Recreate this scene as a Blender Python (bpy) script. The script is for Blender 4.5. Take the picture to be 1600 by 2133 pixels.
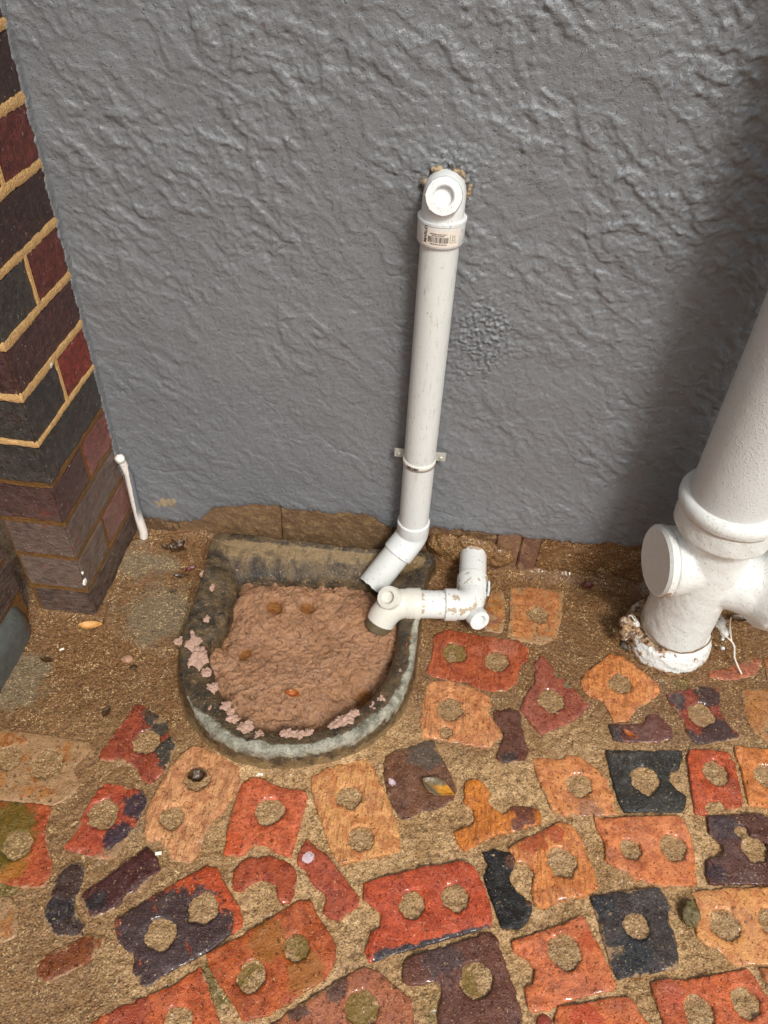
import bpy, bmesh, math, random
import numpy as np
from mathutils import Vector, Matrix
from mathutils.geometry import delaunay_2d_cdt
random.seed(7)
R = math.radians
for o in list(bpy.data.objects): bpy.data.objects.remove(o)
scene = bpy.context.scene
col = scene.collection

# ------------------------------------------------------------------ camera, sky, sun, exposure
F = 1600.0; CX, CY = 800.0, 1066.5; H = 1.15
nv = np.array([705-CX, 2750-CY, F]); nv /= np.linalg.norm(nv)
fw = np.array([0, 0, 1.0]) - nv*nv[2]; fw /= np.linalg.norm(fw)
rt = np.cross(nv, fw); rt = rt if rt[0] > 0 else -rt
a_ = R(4.2)
M = np.stack([math.cos(a_)*rt - math.sin(a_)*fw, math.cos(a_)*fw + math.sin(a_)*rt, -nv])   # rows: world axes in lens axes
cam = bpy.data.cameras.new('camera'); camo = bpy.data.objects.new('camera', cam); col.objects.link(camo)
B = np.stack([M @ np.array([1, 0, 0]), M @ np.array([0, -1, 0]), M @ np.array([0, 0, -1])], axis=1)
camo.matrix_world = Matrix([[*B[0], 0], [*B[1], 0], [*B[2], H], [0, 0, 0, 1]])
cam.sensor_fit = 'HORIZONTAL'; cam.sensor_width = 36; cam.lens = 36.0
cam.clip_start = 0.02; cam.clip_end = 200
scene.camera = camo

SUN_DIR = Vector((0.30, -0.60, 0.76)).normalized()      # towards the light
elev = math.asin(SUN_DIR.z)
sun = bpy.data.lights.new('sun', 'SUN'); sun.energy = 1.5; sun.angle = R(12); sun.color = (1, 0.99, 0.965)
suno = bpy.data.objects.new('sun', sun); col.objects.link(suno)
suno.rotation_euler = SUN_DIR.to_track_quat('Z', 'Y').to_euler(); suno.location = (1, -1, 4)
W_ = bpy.data.worlds.new('World'); scene.world = W_; W_.use_nodes = True
nt = W_.node_tree; nt.nodes.clear()
sky = nt.nodes.new('ShaderNodeTexSky'); sky.sky_type = 'NISHITA'; sky.sun_disc = False
sky.sun_elevation = elev; sky.sun_rotation = math.atan2(SUN_DIR.x, SUN_DIR.y)
sky.dust_density = 6; sky.air_density = 1.2; sky.ozone_density = 1.0
hs = nt.nodes.new('ShaderNodeHueSaturation'); hs.inputs['Saturation'].default_value = 0.35
bg = nt.nodes.new('ShaderNodeBackground'); bg.inputs['Strength'].default_value = 0.06
wo = nt.nodes.new('ShaderNodeOutputWorld')
nt.links.new(sky.outputs[0], hs.inputs['Color']); nt.links.new(hs.outputs[0], bg.inputs[0]); nt.links.new(bg.outputs[0], wo.inputs[0])
scene.view_settings.view_transform = 'Standard'; scene.view_settings.look = 'None'
scene.view_settings.gamma = 1; scene.view_settings.use_curve_mapping = False
scene.view_settings.exposure = 0.70

# ------------------------------------------------------------------ places: a photo point on a known real plane
def ray(px, py): return M @ np.array([px-CX, py-CY, F])
def G(px, py, z=0.0):
    r = ray(px, py); t = (z-H)/r[2]; return (r[0]*t, r[1]*t, z)
def Wl(px, py, y=1.072):
    r = ray(px, py); t = y/r[1]; return (r[0]*t, y, r[2]*t+H)
def lin(c): return tuple(((v/255)/12.92 if v/255 <= 0.04045 else ((v/255+0.055)/1.055)**2.4) for v in c)
YW = 1.072; PX = -0.587; PY = 0.843

# ------------------------------------------------------------------ numeric noise
_rng = np.random.RandomState(3); _perm = np.tile(_rng.permutation(512), 3)
_ga = _rng.rand(512)*2*np.pi; _gx = np.cos(_ga); _gy = np.sin(_ga)
def perlin(x, y, s=0):
    x = np.asarray(x, float)+s*17.31+100; y = np.asarray(y, float)+s*9.17+100
    xi = np.floor(x).astype(int); yi = np.floor(y).astype(int); xf = x-xi; yf = y-yi
    u = xf*xf*xf*(xf*(xf*6-15)+10); v = yf*yf*yf*(yf*(yf*6-15)+10)
    def g(ix, iy, fx, fy):
        h = _perm[(_perm[ix & 511]+iy) & 511]; return _gx[h]*fx+_gy[h]*fy
    a = g(xi, yi, xf, yf); b = g(xi+1, yi, xf-1, yf); c = g(xi, yi+1, xf, yf-1); d = g(xi+1, yi+1, xf-1, yf-1)
    return ((a*(1-u)+b*u)*(1-v)+(c*(1-u)+d*u)*v)*1.5
def fbm(x, y, o=3, s=0, g=0.5):
    t = 0; a = 1
    for k in range(o): t = t+a*perlin(x*2**k, y*2**k, s+k*3); a *= g
    return t
def n3(x, y, z, s=0): return (perlin(x+z*.71, y-z*.43, s)+perlin(y+x*.3, z+.57*x, s+5)+perlin(z-y*.4, x+.2*z, s+9))/1.8
def sst(a, b, x):
    t = np.clip((x-a)/(b-a), 0, 1); return t*t*(3-2*t)
def inpoly(x, y, P):
    r = np.zeros(np.shape(x), bool); n = len(P)
    for i in range(n):
        x1, y1 = P[i]; x2, y2 = P[(i+1) % n]
        if y1 == y2: continue
        c = ((y1 > y) != (y2 > y)) & (x < (x2-x1)*(y-y1)/(y2-y1)+x1); r ^= c
    return r
def dpoly(x, y, P):
    d = np.full(np.shape(x), 1e9); n = len(P)
    for i in range(n):
        x1, y1 = P[i]; x2, y2 = P[(i+1) % n]; dx, dy = x2-x1, y2-y1; L = dx*dx+dy*dy+1e-12
        t = np.clip(((x-x1)*dx+(y-y1)*dy)/L, 0, 1); d = np.minimum(d, np.hypot(x-x1-t*dx, y-y1-t*dy))
    return d

# ------------------------------------------------------------------ object helpers
def tag(o, label=None, cat=None, kind=None, group=None):
    if label: o['label'] = label
    if cat: o['category'] = cat
    if kind: o['kind'] = kind
    if group: o['group'] = group
    return o
def link(name, me, m, parent=None, smooth=True):
    o = bpy.data.objects.new(name, me); col.objects.link(o)
    if m is not None and not me.materials: me.materials.append(m)
    if smooth: me.shade_smooth()
    if parent: 
        o.parent = parent; o.matrix_parent_inverse = parent.matrix_world.inverted()
    return o
def empty(name, loc, label, cat, group=None):
    o = bpy.data.objects.new(name, None); col.objects.link(o); o.location = loc; o.empty_display_size = .05
    o.matrix_world = Matrix.Translation(loc)
    return tag(o, label, cat, None, group)
def fastmesh(name, co, quads):
    me = bpy.data.meshes.new(name); co = np.asarray(co, np.float32).reshape(-1, 3); q = np.asarray(quads, np.int32)
    me.vertices.add(len(co)); me.vertices.foreach_set('co', co.ravel())
    me.loops.add(q.size); me.loops.foreach_set('vertex_index', q.ravel())
    me.polygons.add(len(q)); me.polygons.foreach_set('loop_start', np.arange(len(q), dtype=np.int32)*q.shape[1])
    me.update(calc_edges=True); return me
def grid(name, X, Y, Z, keep=None):
    n, m = X.shape; idx = np.arange(n*m).reshape(n, m)
    q = np.stack([idx[:-1, :-1], idx[:-1, 1:], idx[1:, 1:], idx[1:, :-1]], -1)
    if keep is not None: q = q[keep]
    else: q = q.reshape(-1, 4)
    return fastmesh(name, np.stack([X, Y, Z], -1), q)
def attr(me, name, vals):
    a = me.attributes.new(name, 'FLOAT', 'POINT'); a.data.foreach_set('value', np.asarray(vals, np.float32).ravel())
def bmesh_to(bm, name):
    bmesh.ops.recalc_face_normals(bm, faces=bm.faces); me = bpy.data.meshes.new(name); bm.to_mesh(me); bm.free(); return me
def frames(pts):
    pts = [Vector(p) for p in pts]; T = []
    for i in range(len(pts)):
        a = pts[max(i-1, 0)]; b = pts[min(i+1, len(pts)-1)]; T.append((b-a).normalized())
    up = Vector((0, 0, 1)) if abs(T[0].z) < .9 else Vector((1, 0, 0))
    n = T[0].cross(up).normalized(); out = []
    for i, t in enumerate(T):
        if i: n = (T[i-1].rotation_difference(t)) @ n
        n = (n-t*n.dot(t)).normalized(); out.append((pts[i], n, t.cross(n)))
    return out
def tube(bm, pts, rad, seg=40, cap0=True, cap1=True, wall=0.0, fn=None):
    """swept round pipe; rad a number or a list; wall > 0 gives a hollow open far end"""
    if not isinstance(rad, (list, tuple)): rad = [rad]*len(pts)
    fr = frames(pts); rings = []
    for (p, n, b), r in zip(fr, rad):
        rings.append([bm.verts.new(p+(n*math.cos(2*math.pi*k/seg)+b*math.sin(2*math.pi*k/seg))*(r if fn is None else r*fn(k/seg, p))) for k in range(seg)])
    if wall:
        for (p, n, b), r in list(zip(fr, rad))[::-1]:
            rings.append([bm.verts.new(p+(n*math.cos(2*math.pi*k/seg)+b*math.sin(2*math.pi*k/seg))*(r-wall)) for k in range(seg)])
    for i in range(len(rings)-1):
        for k in range(seg): bm.faces.new((rings[i][k], rings[i][(k+1) % seg], rings[i+1][(k+1) % seg], rings[i+1][k]))
    if cap0: bm.faces.new(rings[0][::-1])
    if cap1: bm.faces.new(rings[-1])
def lathe(bm, prof, o, axis, seg=48, fn=None):
    """prof: list of (radius, height along axis)"""
    o = Vector(o); t = Vector(axis).normalized(); up = Vector((0, 0, 1)) if abs(t.z) < .9 else Vector((1, 0, 0))
    n = t.cross(up).normalized(); b = t.cross(n); rings = []
    for r, h in prof:
        if r <= 1e-6: rings.append([bm.verts.new(o+t*h)]*seg); continue
        rings.append([bm.verts.new(o+t*h+(n*math.cos(2*math.pi*k/seg)+b*math.sin(2*math.pi*k/seg))*(r if fn is None else fn(r, h, 2*math.pi*k/seg))) for k in range(seg)])
    for i in range(len(rings)-1):
        A, C = rings[i], rings[i+1]
        for k in range(seg):
            k2 = (k+1) % seg
            vs = []
            for v in (A[k], A[k2], C[k2], C[k]):
                if v not in vs: vs.append(v)
            if len(vs) > 2: bm.faces.new(vs)
def sharp(o, ang=35):
    me = o.data; me.shade_smooth()
    try: me.set_sharp_from_angle(angle=R(ang))
    except Exception: pass
def part(name, bm, m, parent=None, ang=35):
    o = link(name, bmesh_to(bm, name), m, parent); sharp(o, ang); return o
def remesh(bm, voxel, smooth=3):
    me = bmesh_to(bm, 'tmp'); o = bpy.data.objects.new('tmp', me); col.objects.link(o)
    r = o.modifiers.new('r', 'REMESH'); r.mode = 'VOXEL'; r.voxel_size = voxel
    s = o.modifiers.new('s', 'SMOOTH'); s.iterations = smooth; s.factor = .5
    dg = bpy.context.evaluated_depsgraph_get(); out = bpy.data.meshes.new_from_object(o.evaluated_get(dg))
    bpy.data.objects.remove(o); out.materials.clear(); return out
def displace(me, fn):
    n = len(me.vertices); co = np.empty(n*3, np.float32); no = np.empty(n*3, np.float32)
    me.vertices.foreach_get('co', co); me.vertices.foreach_get('normal', no); co = co.reshape(-1, 3); no = no.reshape(-1, 3)
    co += no*np.asarray(fn(co[:, 0], co[:, 1], co[:, 2]))[:, None]; me.vertices.foreach_set('co', co.ravel()); me.update()
def arc(p0, pc, p1, n=8):
    p0, pc, p1 = Vector(p0), Vector(pc), Vector(p1)
    return [tuple(p0*(1-t)**2+pc*2*t*(1-t)+p1*t*t) for t in [i/n for i in range(n+1)]]

# ------------------------------------------------------------------ material helpers
class NT:
    def __init__(s, name):
        s.m = bpy.data.materials.new(name); s.m.use_nodes = True; s.t = s.m.node_tree; s.b = s.t.nodes['Principled BSDF']
        s.pos = s.t.nodes.new('ShaderNodeNewGeometry').outputs['Position']
    def new(s, k): return s.t.nodes.new(k)
    def set(s, inp, v):
        if isinstance(v, (int, float)): inp.default_value = v
        elif isinstance(v, tuple): inp.default_value = (*v, 1) if len(v) == 3 and len(inp.default_value) == 4 else v
        else: s.t.links.new(v, inp)
    def noise(s, scale, detail=3, rough=.55, dist=0, vec=None, seed=0):
        n = s.new('ShaderNodeTexNoise'); n.noise_dimensions = '4D'; n.inputs['W'].default_value = seed*3.7
        s.set(n.inputs['Vector'], vec or s.pos); n.inputs['Scale'].default_value = scale; n.inputs['Detail'].default_value = detail
        n.inputs['Roughness'].default_value = rough; n.inputs['Distortion'].default_value = dist; return n.outputs['Fac']
    def vor(s, scale, feature='F1', out='Distance', vec=None):
        n = s.new('ShaderNodeTexVoronoi'); n.feature = feature; s.set(n.inputs['Vector'], vec or s.pos); n.inputs['Scale'].default_value = scale; return n.outputs[out]
    def ramp(s, v, a, b, lo=0.0, hi=1.0):
        n = s.new('ShaderNodeMapRange'); n.interpolation_type = 'SMOOTHSTEP'; s.set(n.inputs[0], v)
        n.inputs[1].default_value = a; n.inputs[2].default_value = b; n.inputs[3].default_value = lo; n.inputs[4].default_value = hi; return n.outputs[0]
    def mix(s, f, a, b, mode='MIX'):
        n = s.new('ShaderNodeMix'); n.data_type = 'RGBA'; n.blend_type = mode; s.set(n.inputs[0], f); s.set(n.inputs[6], a); s.set(n.inputs[7], b); return n.outputs[2]
    def math(s, op, a, b=0.0):
        n = s.new('ShaderNodeMath'); n.operation = op; s.set(n.inputs[0], a); s.set(n.inputs[1], b); return n.outputs[0]
    def at(s, name):
        n = s.new('ShaderNodeAttribute'); n.attribute_name = name; return n.outputs['Fac']
    def stretch(s, sc, rot=(0, 0, 0)):
        n = s.new('ShaderNodeMapping'); s.set(n.inputs[0], s.pos); n.inputs['Scale'].default_value = sc; n.inputs['Rotation'].default_value = rot; return n.outputs[0]
    def bump(s, hs_):
        """hs_: list of (height, distance in metres)"""
        prev = None
        for h, d in hs_:
            n = s.new('ShaderNodeBump'); n.inputs['Strength'].default_value = 1; n.inputs['Distance'].default_value = d; s.set(n.inputs['Height'], h)
            if prev is not None: s.t.links.new(prev, n.inputs['Normal'])
            prev = n.outputs[0]
        s.t.links.new(prev, s.b.inputs['Normal'])
    def wet(s, sc=16, amt=.5, seed=0):
        s.set(s.b.inputs['Coat Weight'], s.ramp(s.noise(sc, 4, .6, seed=seed+31), .42, .6, 0, amt)); s.b.inputs['Coat Roughness'].default_value = .1
    def out(s, color, rough=.5, spec=.5, **k):
        s.set(s.b.inputs['Base Color'], color); s.set(s.b.inputs['Roughness'], rough); s.b.inputs['Specular IOR Level'].default_value = spec
        for a, v in k.items(): s.set(s.b.inputs[a.replace('_', ' ')], v)
        return s.m

def mat_wall():
    s = NT('grey_wall_paint')
    c = s.mix(s.noise(3, 4), lin((109, 112, 116)), lin((124, 126, 128)))
    c = s.mix(s.ramp(s.noise(60, 4), .5, .75, 0, .35), c, lin((100, 99, 98)))
    bare = s.math('ADD', s.at('bare'), s.math('MULTIPLY', s.math('SUBTRACT', s.noise(55, 6, .65), .5), 1.5))
    c = s.mix(s.ramp(bare, .52, .6), c, s.mix(s.noise(120, 4), lin((120, 92, 58)), lin((190, 176, 150))))
    rust = s.math('GREATER_THAN', s.noise(38, 2, .5, seed=5), .765)
    c = s.mix(s.math('MULTIPLY', rust, .5), c, lin((96, 66, 56)))
    c = s.mix(s.math('GREATER_THAN', s.noise(420, 1, .5, seed=2), .79), c, lin((205, 200, 190)))
    s.bump([(s.noise(110, 4, .6), .0022), (s.noise(500, 2), .0009), (s.ramp(s.noise(230, 1, .4, seed=8), .66, .73), .0012)])
    return s.out(c, s.ramp(s.noise(40, 3), .3, .7, .27, .42), .6)
def mat_mortar():
    s = NT('sandy_mortar')
    sand = s.at('sand'); grey = s.at('grey'); moss = s.at('moss')
    light = s.mix(s.noise(45, 5, .65), lin((164, 124, 80)), lin((220, 182, 130)))
    light = s.mix(s.ramp(s.noise(14, 4, .6, .4, seed=21), .44, .66, 0, .62), light, lin((138, 98, 52)))
    light = s.mix(s.ramp(s.noise(110, 4, .7, seed=8), .38, .52, .3, 1), lin((112, 80, 42)), light)
    dark = s.mix(s.noise(30, 5, .65, seed=2), lin((124, 88, 50)), lin((170, 126, 78)))
    dark = s.mix(s.ramp(s.noise(150, 4, .7, seed=12), .36, .56, 0, .6), lin((96, 64, 34)), dark)
    c = s.mix(sand, light, dark)
    g = s.math('ADD', grey, s.math('MULTIPLY', s.math('SUBTRACT', s.noise(28, 5, .65, 1, seed=4), .5), .9))
    c = s.mix(s.ramp(g, .45, .75, 0, .85), c, lin((128, 112, 86)))
    mo = s.math('ADD', moss, s.math('MULTIPLY', s.math('SUBTRACT', s.noise(60, 4, .6, seed=6), .5), .8))
    c = s.mix(s.ramp(mo, .5, .85, 0, .7), c, lin((88, 84, 20)))
    c = s.mix(s.math('MULTIPLY', s.at('hole'), .7), c, s.mix(s.noise(50, 4), lin((132, 98, 62)), lin((190, 154, 106))))
    c = s.mix(s.ramp(s.math('ADD', s.at('lint'), s.math('MULTIPLY', s.noise(110, 5, .75, 1), .6)), .75, .9, 0, .9), c, lin((222, 208, 212)))
    grain = s.vor(520, 'F1', 'Color')
    hsv = s.new('ShaderNodeSeparateColor'); s.t.links.new(grain, hsv.inputs[0])
    gm_ = s.ramp(s.noise(36, 3, .6, seed=15), .42, .62, .15, .75)
    c = s.mix(s.math('MULTIPLY', s.math('GREATER_THAN', hsv.outputs[0], .86), gm_), c, lin((222, 194, 140)))
    c = s.mix(s.math('LESS_THAN', hsv.outputs[1], .13), c, s.mix(.6, c, lin((52, 34, 20))))
    c = s.mix(s.math('GREATER_THAN', hsv.outputs[2], .965), c, s.mix(.4, c, lin((170, 92, 48))))
    s.bump([(s.noise(120, 5, .7), .0030), (s.vor(330), .0014), (s.noise(800, 2), .0008)])
    s.wet(14, .6)
    wet = s.ramp(s.noise(9, 4, seed=3), .38, .62, .24, .55)
    return s.out(c, wet, .5)
def mat_brick(name, c1, c2=None, smear=.25, seed=0, streak=None, moss=0.0, k=1.0):
    s = NT(name); c1 = tuple(a_*b_ for a_, b_ in zip(lin(c1), (.96, 1.03, .86))); c2 = tuple(a_*b_ for a_, b_ in zip(lin(c2), (.80, .92, .85))) if c2 else tuple(v*.45 for v in c1)
    a = s.mix(s.noise(35, 5, .65, seed=seed), tuple(v*.62 for v in c1), tuple(min(v*1.25, .9) for v in c1))
    a = s.mix(s.ramp(s.noise(60, 5, .7, .6, seed=seed+2), .44, .58, 0, .8), a, tuple(v*f_ for v, f_ in zip(c1, (.58, .46, .42))))
    b = s.mix(s.noise(70, 4, .6, seed=seed+1), tuple(v*.7 for v in c2), tuple(v*1.25 for v in c2))
    a = s.mix(s.ramp(s.noise(22, 5, .7, .5, seed=seed+13), .5, .68, 0, .5), a, tuple(v*f_ for v, f_ in zip(c1, (.45, .42, .5))))
    mm = s.math('ADD', s.at('m'), s.math('MULTIPLY', s.math('SUBTRACT', s.noise(55, 6, .75, .8, seed=seed+3), .5), 2.0))
    c = s.mix(s.ramp(mm, .46, .66), a, b)
    sm = s.math('ADD', s.at('edge'), s.math('MULTIPLY', s.noise(24, 6, .68, .8, seed=seed+4), 1.0))
    th = .80-smear*.66
    smc = s.mix(s.noise(200, 3), lin((134, 102, 68)), lin((186, 150, 108)))
    c = s.mix(s.ramp(sm, th, th+.07, 0, .85), c, smc)
    c = s.mix(s.ramp(s.noise(130, 5, .72, .5, seed=seed+11), .60, .66, 0, .6), c, s.mix(.5, smc, c))
    c = s.mix(s.ramp(s.noise(210, 3, .65, .4, seed=seed+6), .61, .67, 0, .8), c, tuple(v*.2 for v in c1))
    c = s.mix(s.ramp(s.noise(300, 3, .6, seed=seed+7), .635, .67, 0, .7), c, lin((222, 188, 138)))
    c = s.mix(s.ramp(s.math('ADD', s.at('lint'), s.math('MULTIPLY', s.noise(110, 5, .75, 1), .6)), .75, .9, 0, .9), c, lin((226, 206, 212)))
    if moss: c = s.mix(s.ramp(s.math('ADD', s.at('moss'), s.math('MULTIPLY', s.math('SUBTRACT', s.noise(60, 4), .5), .8)), .5, .9, 0, moss), c, lin((84, 84, 14)))
    bl = [(s.noise(90, 5, .65, seed=seed), .0034), (s.ramp(s.noise(210, 3, .65, .4, seed=seed+6), .58, .68), -.0022), (s.noise(480, 3, .6), .0016)]
    if streak is not None:
        v = s.stretch((260, 32, 100), (0, 0, streak)); bl.append((s.noise(1, 3, .6, vec=v), .003))
        c = s.mix(s.ramp(s.noise(1, 2, .6, vec=v, seed=3), .54, .64, 0, .7), c, tuple(v_*.42 for v_ in c1))
    s.bump(bl); s.wet(16, .9, seed)
    return s.out(c, s.ramp(s.noise(22, 4, seed=seed+9), .38, .62, .18, .46), .5)
def mat_pier(name, c1, seed, k=1.0, haze=.3):
    s = NT(name); c1 = tuple(v*k for v in lin(c1))
    c = s.mix(s.ramp(s.noise(70, 6, .75, seed=seed), .3, .7), tuple(v*.45 for v in c1), tuple(v*1.6 for v in c1))
    c = s.mix(s.ramp(s.noise(26, 5, .75, .8, seed=seed+8), .57, .68, 0, .6), c, lin((132, 52, 34)))
    c = s.mix(s.ramp(s.noise(30, 4, .7, seed=seed+3), .55, .7, 0, .55), c, tuple(v*f_ for v, f_ in zip(c1, (.35, .5, .6))))
    sep = s.new('ShaderNodeSeparateXYZ'); s.t.links.new(s.pos, sep.inputs[0])
    low = s.ramp(sep.outputs[2], .42, .08, 0, haze)                      # lime bloom rising from the ground
    film = s.noise(1, 5, .7, .5, vec=s.stretch((60, 60, 260)), seed=seed)
    c = s.mix(s.math('MULTIPLY', low, s.ramp(film, .35, .6)), c, lin((150, 132, 118)))
    c = s.mix(s.ramp(s.noise(210, 3, .6, seed=seed+5), .662, .685, 0, .8), c, lin((196, 188, 176)))
    s.bump([(s.noise(170, 5, .7, seed=seed), .005), (s.noise(700, 2), .0008)])
    return s.out(c, .36, .5)
def mat_pvc(name, base, dirt=.2, chip=0.0, seed=0, rough=.32):
    s = NT(name); c = s.mix(s.noise(9, 3, seed=seed), tuple(v*.9 for v in base), base)
    st = s.noise(1, 4, .7, .4, vec=s.stretch((210, 210, 34)), seed=seed)
    c = s.mix(s.ramp(st, .63-dirt*.12, .74, 0, .5), c, lin((142, 132, 112)))
    c = s.mix(s.ramp(s.noise(75, 5, .7, .5, seed=seed+2), .66-dirt*.1, .72, 0, .45), c, lin((168, 146, 112)))
    c = s.mix(s.ramp(s.noise(330, 2, .5, seed=seed+4), .70, .74), c, lin((96, 92, 84)))
    sc_ = s.noise(1, 3, .6, 1.2, vec=s.stretch((150, 150, 22)), seed=seed+8); c = s.mix(s.ramp(sc_, .66, .69, 0, .75 if dirt > .5 else .4), c, lin((128, 122, 108)))
    if chip:
        e = s.noise(34, 6, .62, .3, seed=seed+6); cm = s.ramp(e, .62-chip*.1, .63-chip*.1)
        c = s.mix(cm, c, lin((178, 160, 138)))
    s.bump([(s.noise(14, 2), .0008), (s.noise(320, 3, .6), .0002)])
    return s.out(c, rough, .5)
def mat_cast():
    s = NT('white_paint_on_iron'); c = s.mix(s.noise(12, 4), lin((214, 216, 210)), lin((228, 228, 224)))
    c = s.mix(s.ramp(s.noise(55, 4, .7, seed=3), .6, .74, 0, .3), c, lin((186, 180, 166)))
    r_ = s.math('ADD', s.at('rust'), s.math('MULTIPLY', s.math('SUBTRACT', s.noise(75, 5, .7, .6), .5), 1.5))
    c = s.mix(s.ramp(r_, .46, .56), c, s.mix(s.ramp(s.noise(130, 3), .35, .6), lin((66, 44, 30)), s.mix(s.noise(60), lin((166, 112, 62)), lin((190, 172, 142)))))
    c = s.mix(s.ramp(s.noise(120, 2, .5, seed=12), .77, .785), c, lin((40, 32, 28)))
    s.bump([(s.noise(45, 2, .5), .0014), (s.ramp(s.noise(310, 1, .4, seed=5), .6, .75), .0008), (s.noise(420, 3, .6), .0003)])
    return s.out(c, .36, .5)
def mat_gully():
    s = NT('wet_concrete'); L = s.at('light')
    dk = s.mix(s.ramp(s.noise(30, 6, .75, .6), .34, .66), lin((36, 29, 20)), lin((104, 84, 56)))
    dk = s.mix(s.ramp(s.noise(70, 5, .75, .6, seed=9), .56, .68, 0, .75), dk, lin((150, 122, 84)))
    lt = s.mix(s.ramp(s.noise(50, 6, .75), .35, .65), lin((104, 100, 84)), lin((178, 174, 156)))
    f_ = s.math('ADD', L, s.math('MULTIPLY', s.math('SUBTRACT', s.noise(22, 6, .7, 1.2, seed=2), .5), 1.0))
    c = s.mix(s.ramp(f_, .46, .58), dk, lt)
    c = s.mix(s.ramp(s.math('ADD', s.at('dirt'), s.math('MULTIPLY', s.math('SUBTRACT', s.noise(60, 4), .5), .8)), .45, .7), c, s.mix(s.noise(120, 4), lin((104, 84, 54)), lin((150, 124, 84))))
    pk = s.ramp(s.math('ADD', s.math('MULTIPLY', s.at('pulp'), .16), s.noise(48, 6, .72, .8, seed=7)), .69, .74)
    c = s.mix(pk, c, s.mix(s.noise(90), lin((150, 118, 96)), lin((196, 172, 158))))
    c = s.mix(s.ramp(s.noise(420, 1, .5, seed=4), .72, .75), c, lin((206, 196, 180)))
    s.bump([(s.noise(60, 6, .7), .006), (s.noise(330, 3, .6), .0018), (pk, .0018)])
    return s.out(c, s.ramp(s.noise(25, 3), .35, .65, .2, .42), .6)
def mat_sludge():
    s = NT('fibrous_pulp')
    c = s.mix(s.noise(14, 5, .65), lin((198, 140, 86)), lin((206, 162, 134)))
    c = s.mix(s.ramp(s.noise(60, 6, .75, 1.0, seed=2), .50, .70, 0, .8), c, lin((220, 178, 150)))
    c = s.mix(s.ramp(s.noise(9, 4, .6, .5, seed=22), .45, .62, 0, .5), c, lin((144, 102, 70)))
    c = s.mix(s.ramp(s.noise(70, 6, .78, 1.4, seed=5), .52, .62, 0, .85), c, lin((112, 72, 42)))
    c = s.mix(s.ramp(s.noise(120, 5, .75, .8, seed=9), .58, .66, 0, .85), c, lin((92, 56, 34)))
    c = s.mix(s.ramp(s.at('pit'), .3, .7, 0, .85), c, lin((150, 92, 24)))
    s.bump([(s.noise(150, 6, .75, .5), .007), (s.noise(420, 3, .7, .3), .003)])
    return s.out(c, s.ramp(s.noise(60, 3), .3, .7, .26, .5), .5)
def mat_plain(name, c1, c2=None, sc=80, rough=.5, bump=.001, **k):
    s = NT(name); c = s.mix(s.noise(sc, 5, .65), lin(c1), lin(c2 or c1)); s.bump([(s.noise(sc*2, 4, .6), bump)]); return s.out(c, rough, .5, **k)
M_wall = mat_wall(); M_mortar = mat_mortar(); M_cast = mat_cast(); M_gully = mat_gully(); M_sludge = mat_sludge()
M_pvc = mat_pvc('white_plastic', lin((218, 220, 216)), .75); M_pvc2 = mat_pvc('white_plastic_chipped', lin((226, 227, 222)), .55, .5, seed=4)
M_fit = mat_pvc('white_fitting_plastic', lin((226, 228, 226)), .6, 0, seed=9); M_cream = mat_pvc('cream_plastic', lin((224, 220, 208)), .5, 0, seed=5)
M_big = mat_pvc('painted_soil_pipe', lin((196, 194, 186)), -.6, 0, seed=7, rough=.42)
_b = M_big.node_tree
def _bigbump():
    s = NT('painted_soil_pipe'); c = s.mix(s.noise(8, 3), lin((198, 200, 198)), lin((212, 211, 208)))
    s.bump([(s.noise(30, 2), .001), (s.ramp(s.noise(330, 1, .4, seed=5), .53, .72), .0005), (s.noise(500, 3, .6), .0002)]); return s.out(c, .4, .5)
M_big = _bigbump()
M_inner = mat_plain('grimy_pipe_inside', (120, 106, 78), (60, 50, 34), 90)
M_steel = mat_plain('dull_zinc', (168, 168, 158), (206, 204, 194), 200, .35, .0004, Metallic=.25)
M_label = mat_plain('worn_label', (222, 210, 196), (232, 222, 210), 60, .5, .0002)
M_ink = mat_plain('black_print', (44, 38, 36), (58, 50, 46), 60, .6, .0001)
M_inkg = mat_plain('faded_green_print', (150, 158, 138), (172, 172, 156), 60, .6, .0001)
M_plinth = mat_plain('dirty_plinth_brick', (66, 44, 30), (132, 98, 62), 60, .5, .003)
M_jy = mat_plain('ochre_pointing', (188, 140, 78), (226, 188, 132), 140, .6, .004)
M_jb = mat_plain('brown_pointing', (74, 50, 26), (140, 98, 50), 110, .5, .004)
M_leafd = mat_plain('dark_wet_leaf', (46, 30, 16), (84, 58, 30), 160, .25, .001)
M_leafm = mat_plain('maroon_leaf', (78, 30, 24), (110, 52, 40), 160, .3, .001)
M_leaft = mat_plain('tan_leaf', (186, 128, 62), (222, 170, 98), 110, .35, .002)
def mat_leafy():
    s = NT('yellow_brown_leaf'); tc = s.new('ShaderNodeTexCoord'); sp_ = s.new('ShaderNodeSeparateXYZ'); s.t.links.new(tc.outputs['Object'], sp_.inputs[0])
    ay_ = s.math('ABSOLUTE', sp_.outputs[1]); v = s.math('MULTIPLY', s.math('SUBTRACT', s.noise(90, 4), .5), .02)
    g = s.ramp(s.math('ADD', s.math('SUBTRACT', sp_.outputs[0], s.math('MULTIPLY', ay_, 1.6)), v), -.014, .002)
    c = s.mix(g, s.mix(s.noise(160, 4), lin((74, 62, 48)), lin((140, 122, 90))), s.mix(s.noise(120, 3), lin((190, 116, 30)), lin((226, 170, 60))))
    c = s.mix(s.ramp(ay_, .0008, .0004, 0, .7), c, lin((150, 92, 30))); s.bump([(s.noise(160, 4), .002)]); return s.out(c, .3, .5)
M_leafy = mat_leafy()
M_chip = mat_plain('white_paint_chip', (226, 222, 206), (240, 236, 224), 60, .5, .0006)
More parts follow.
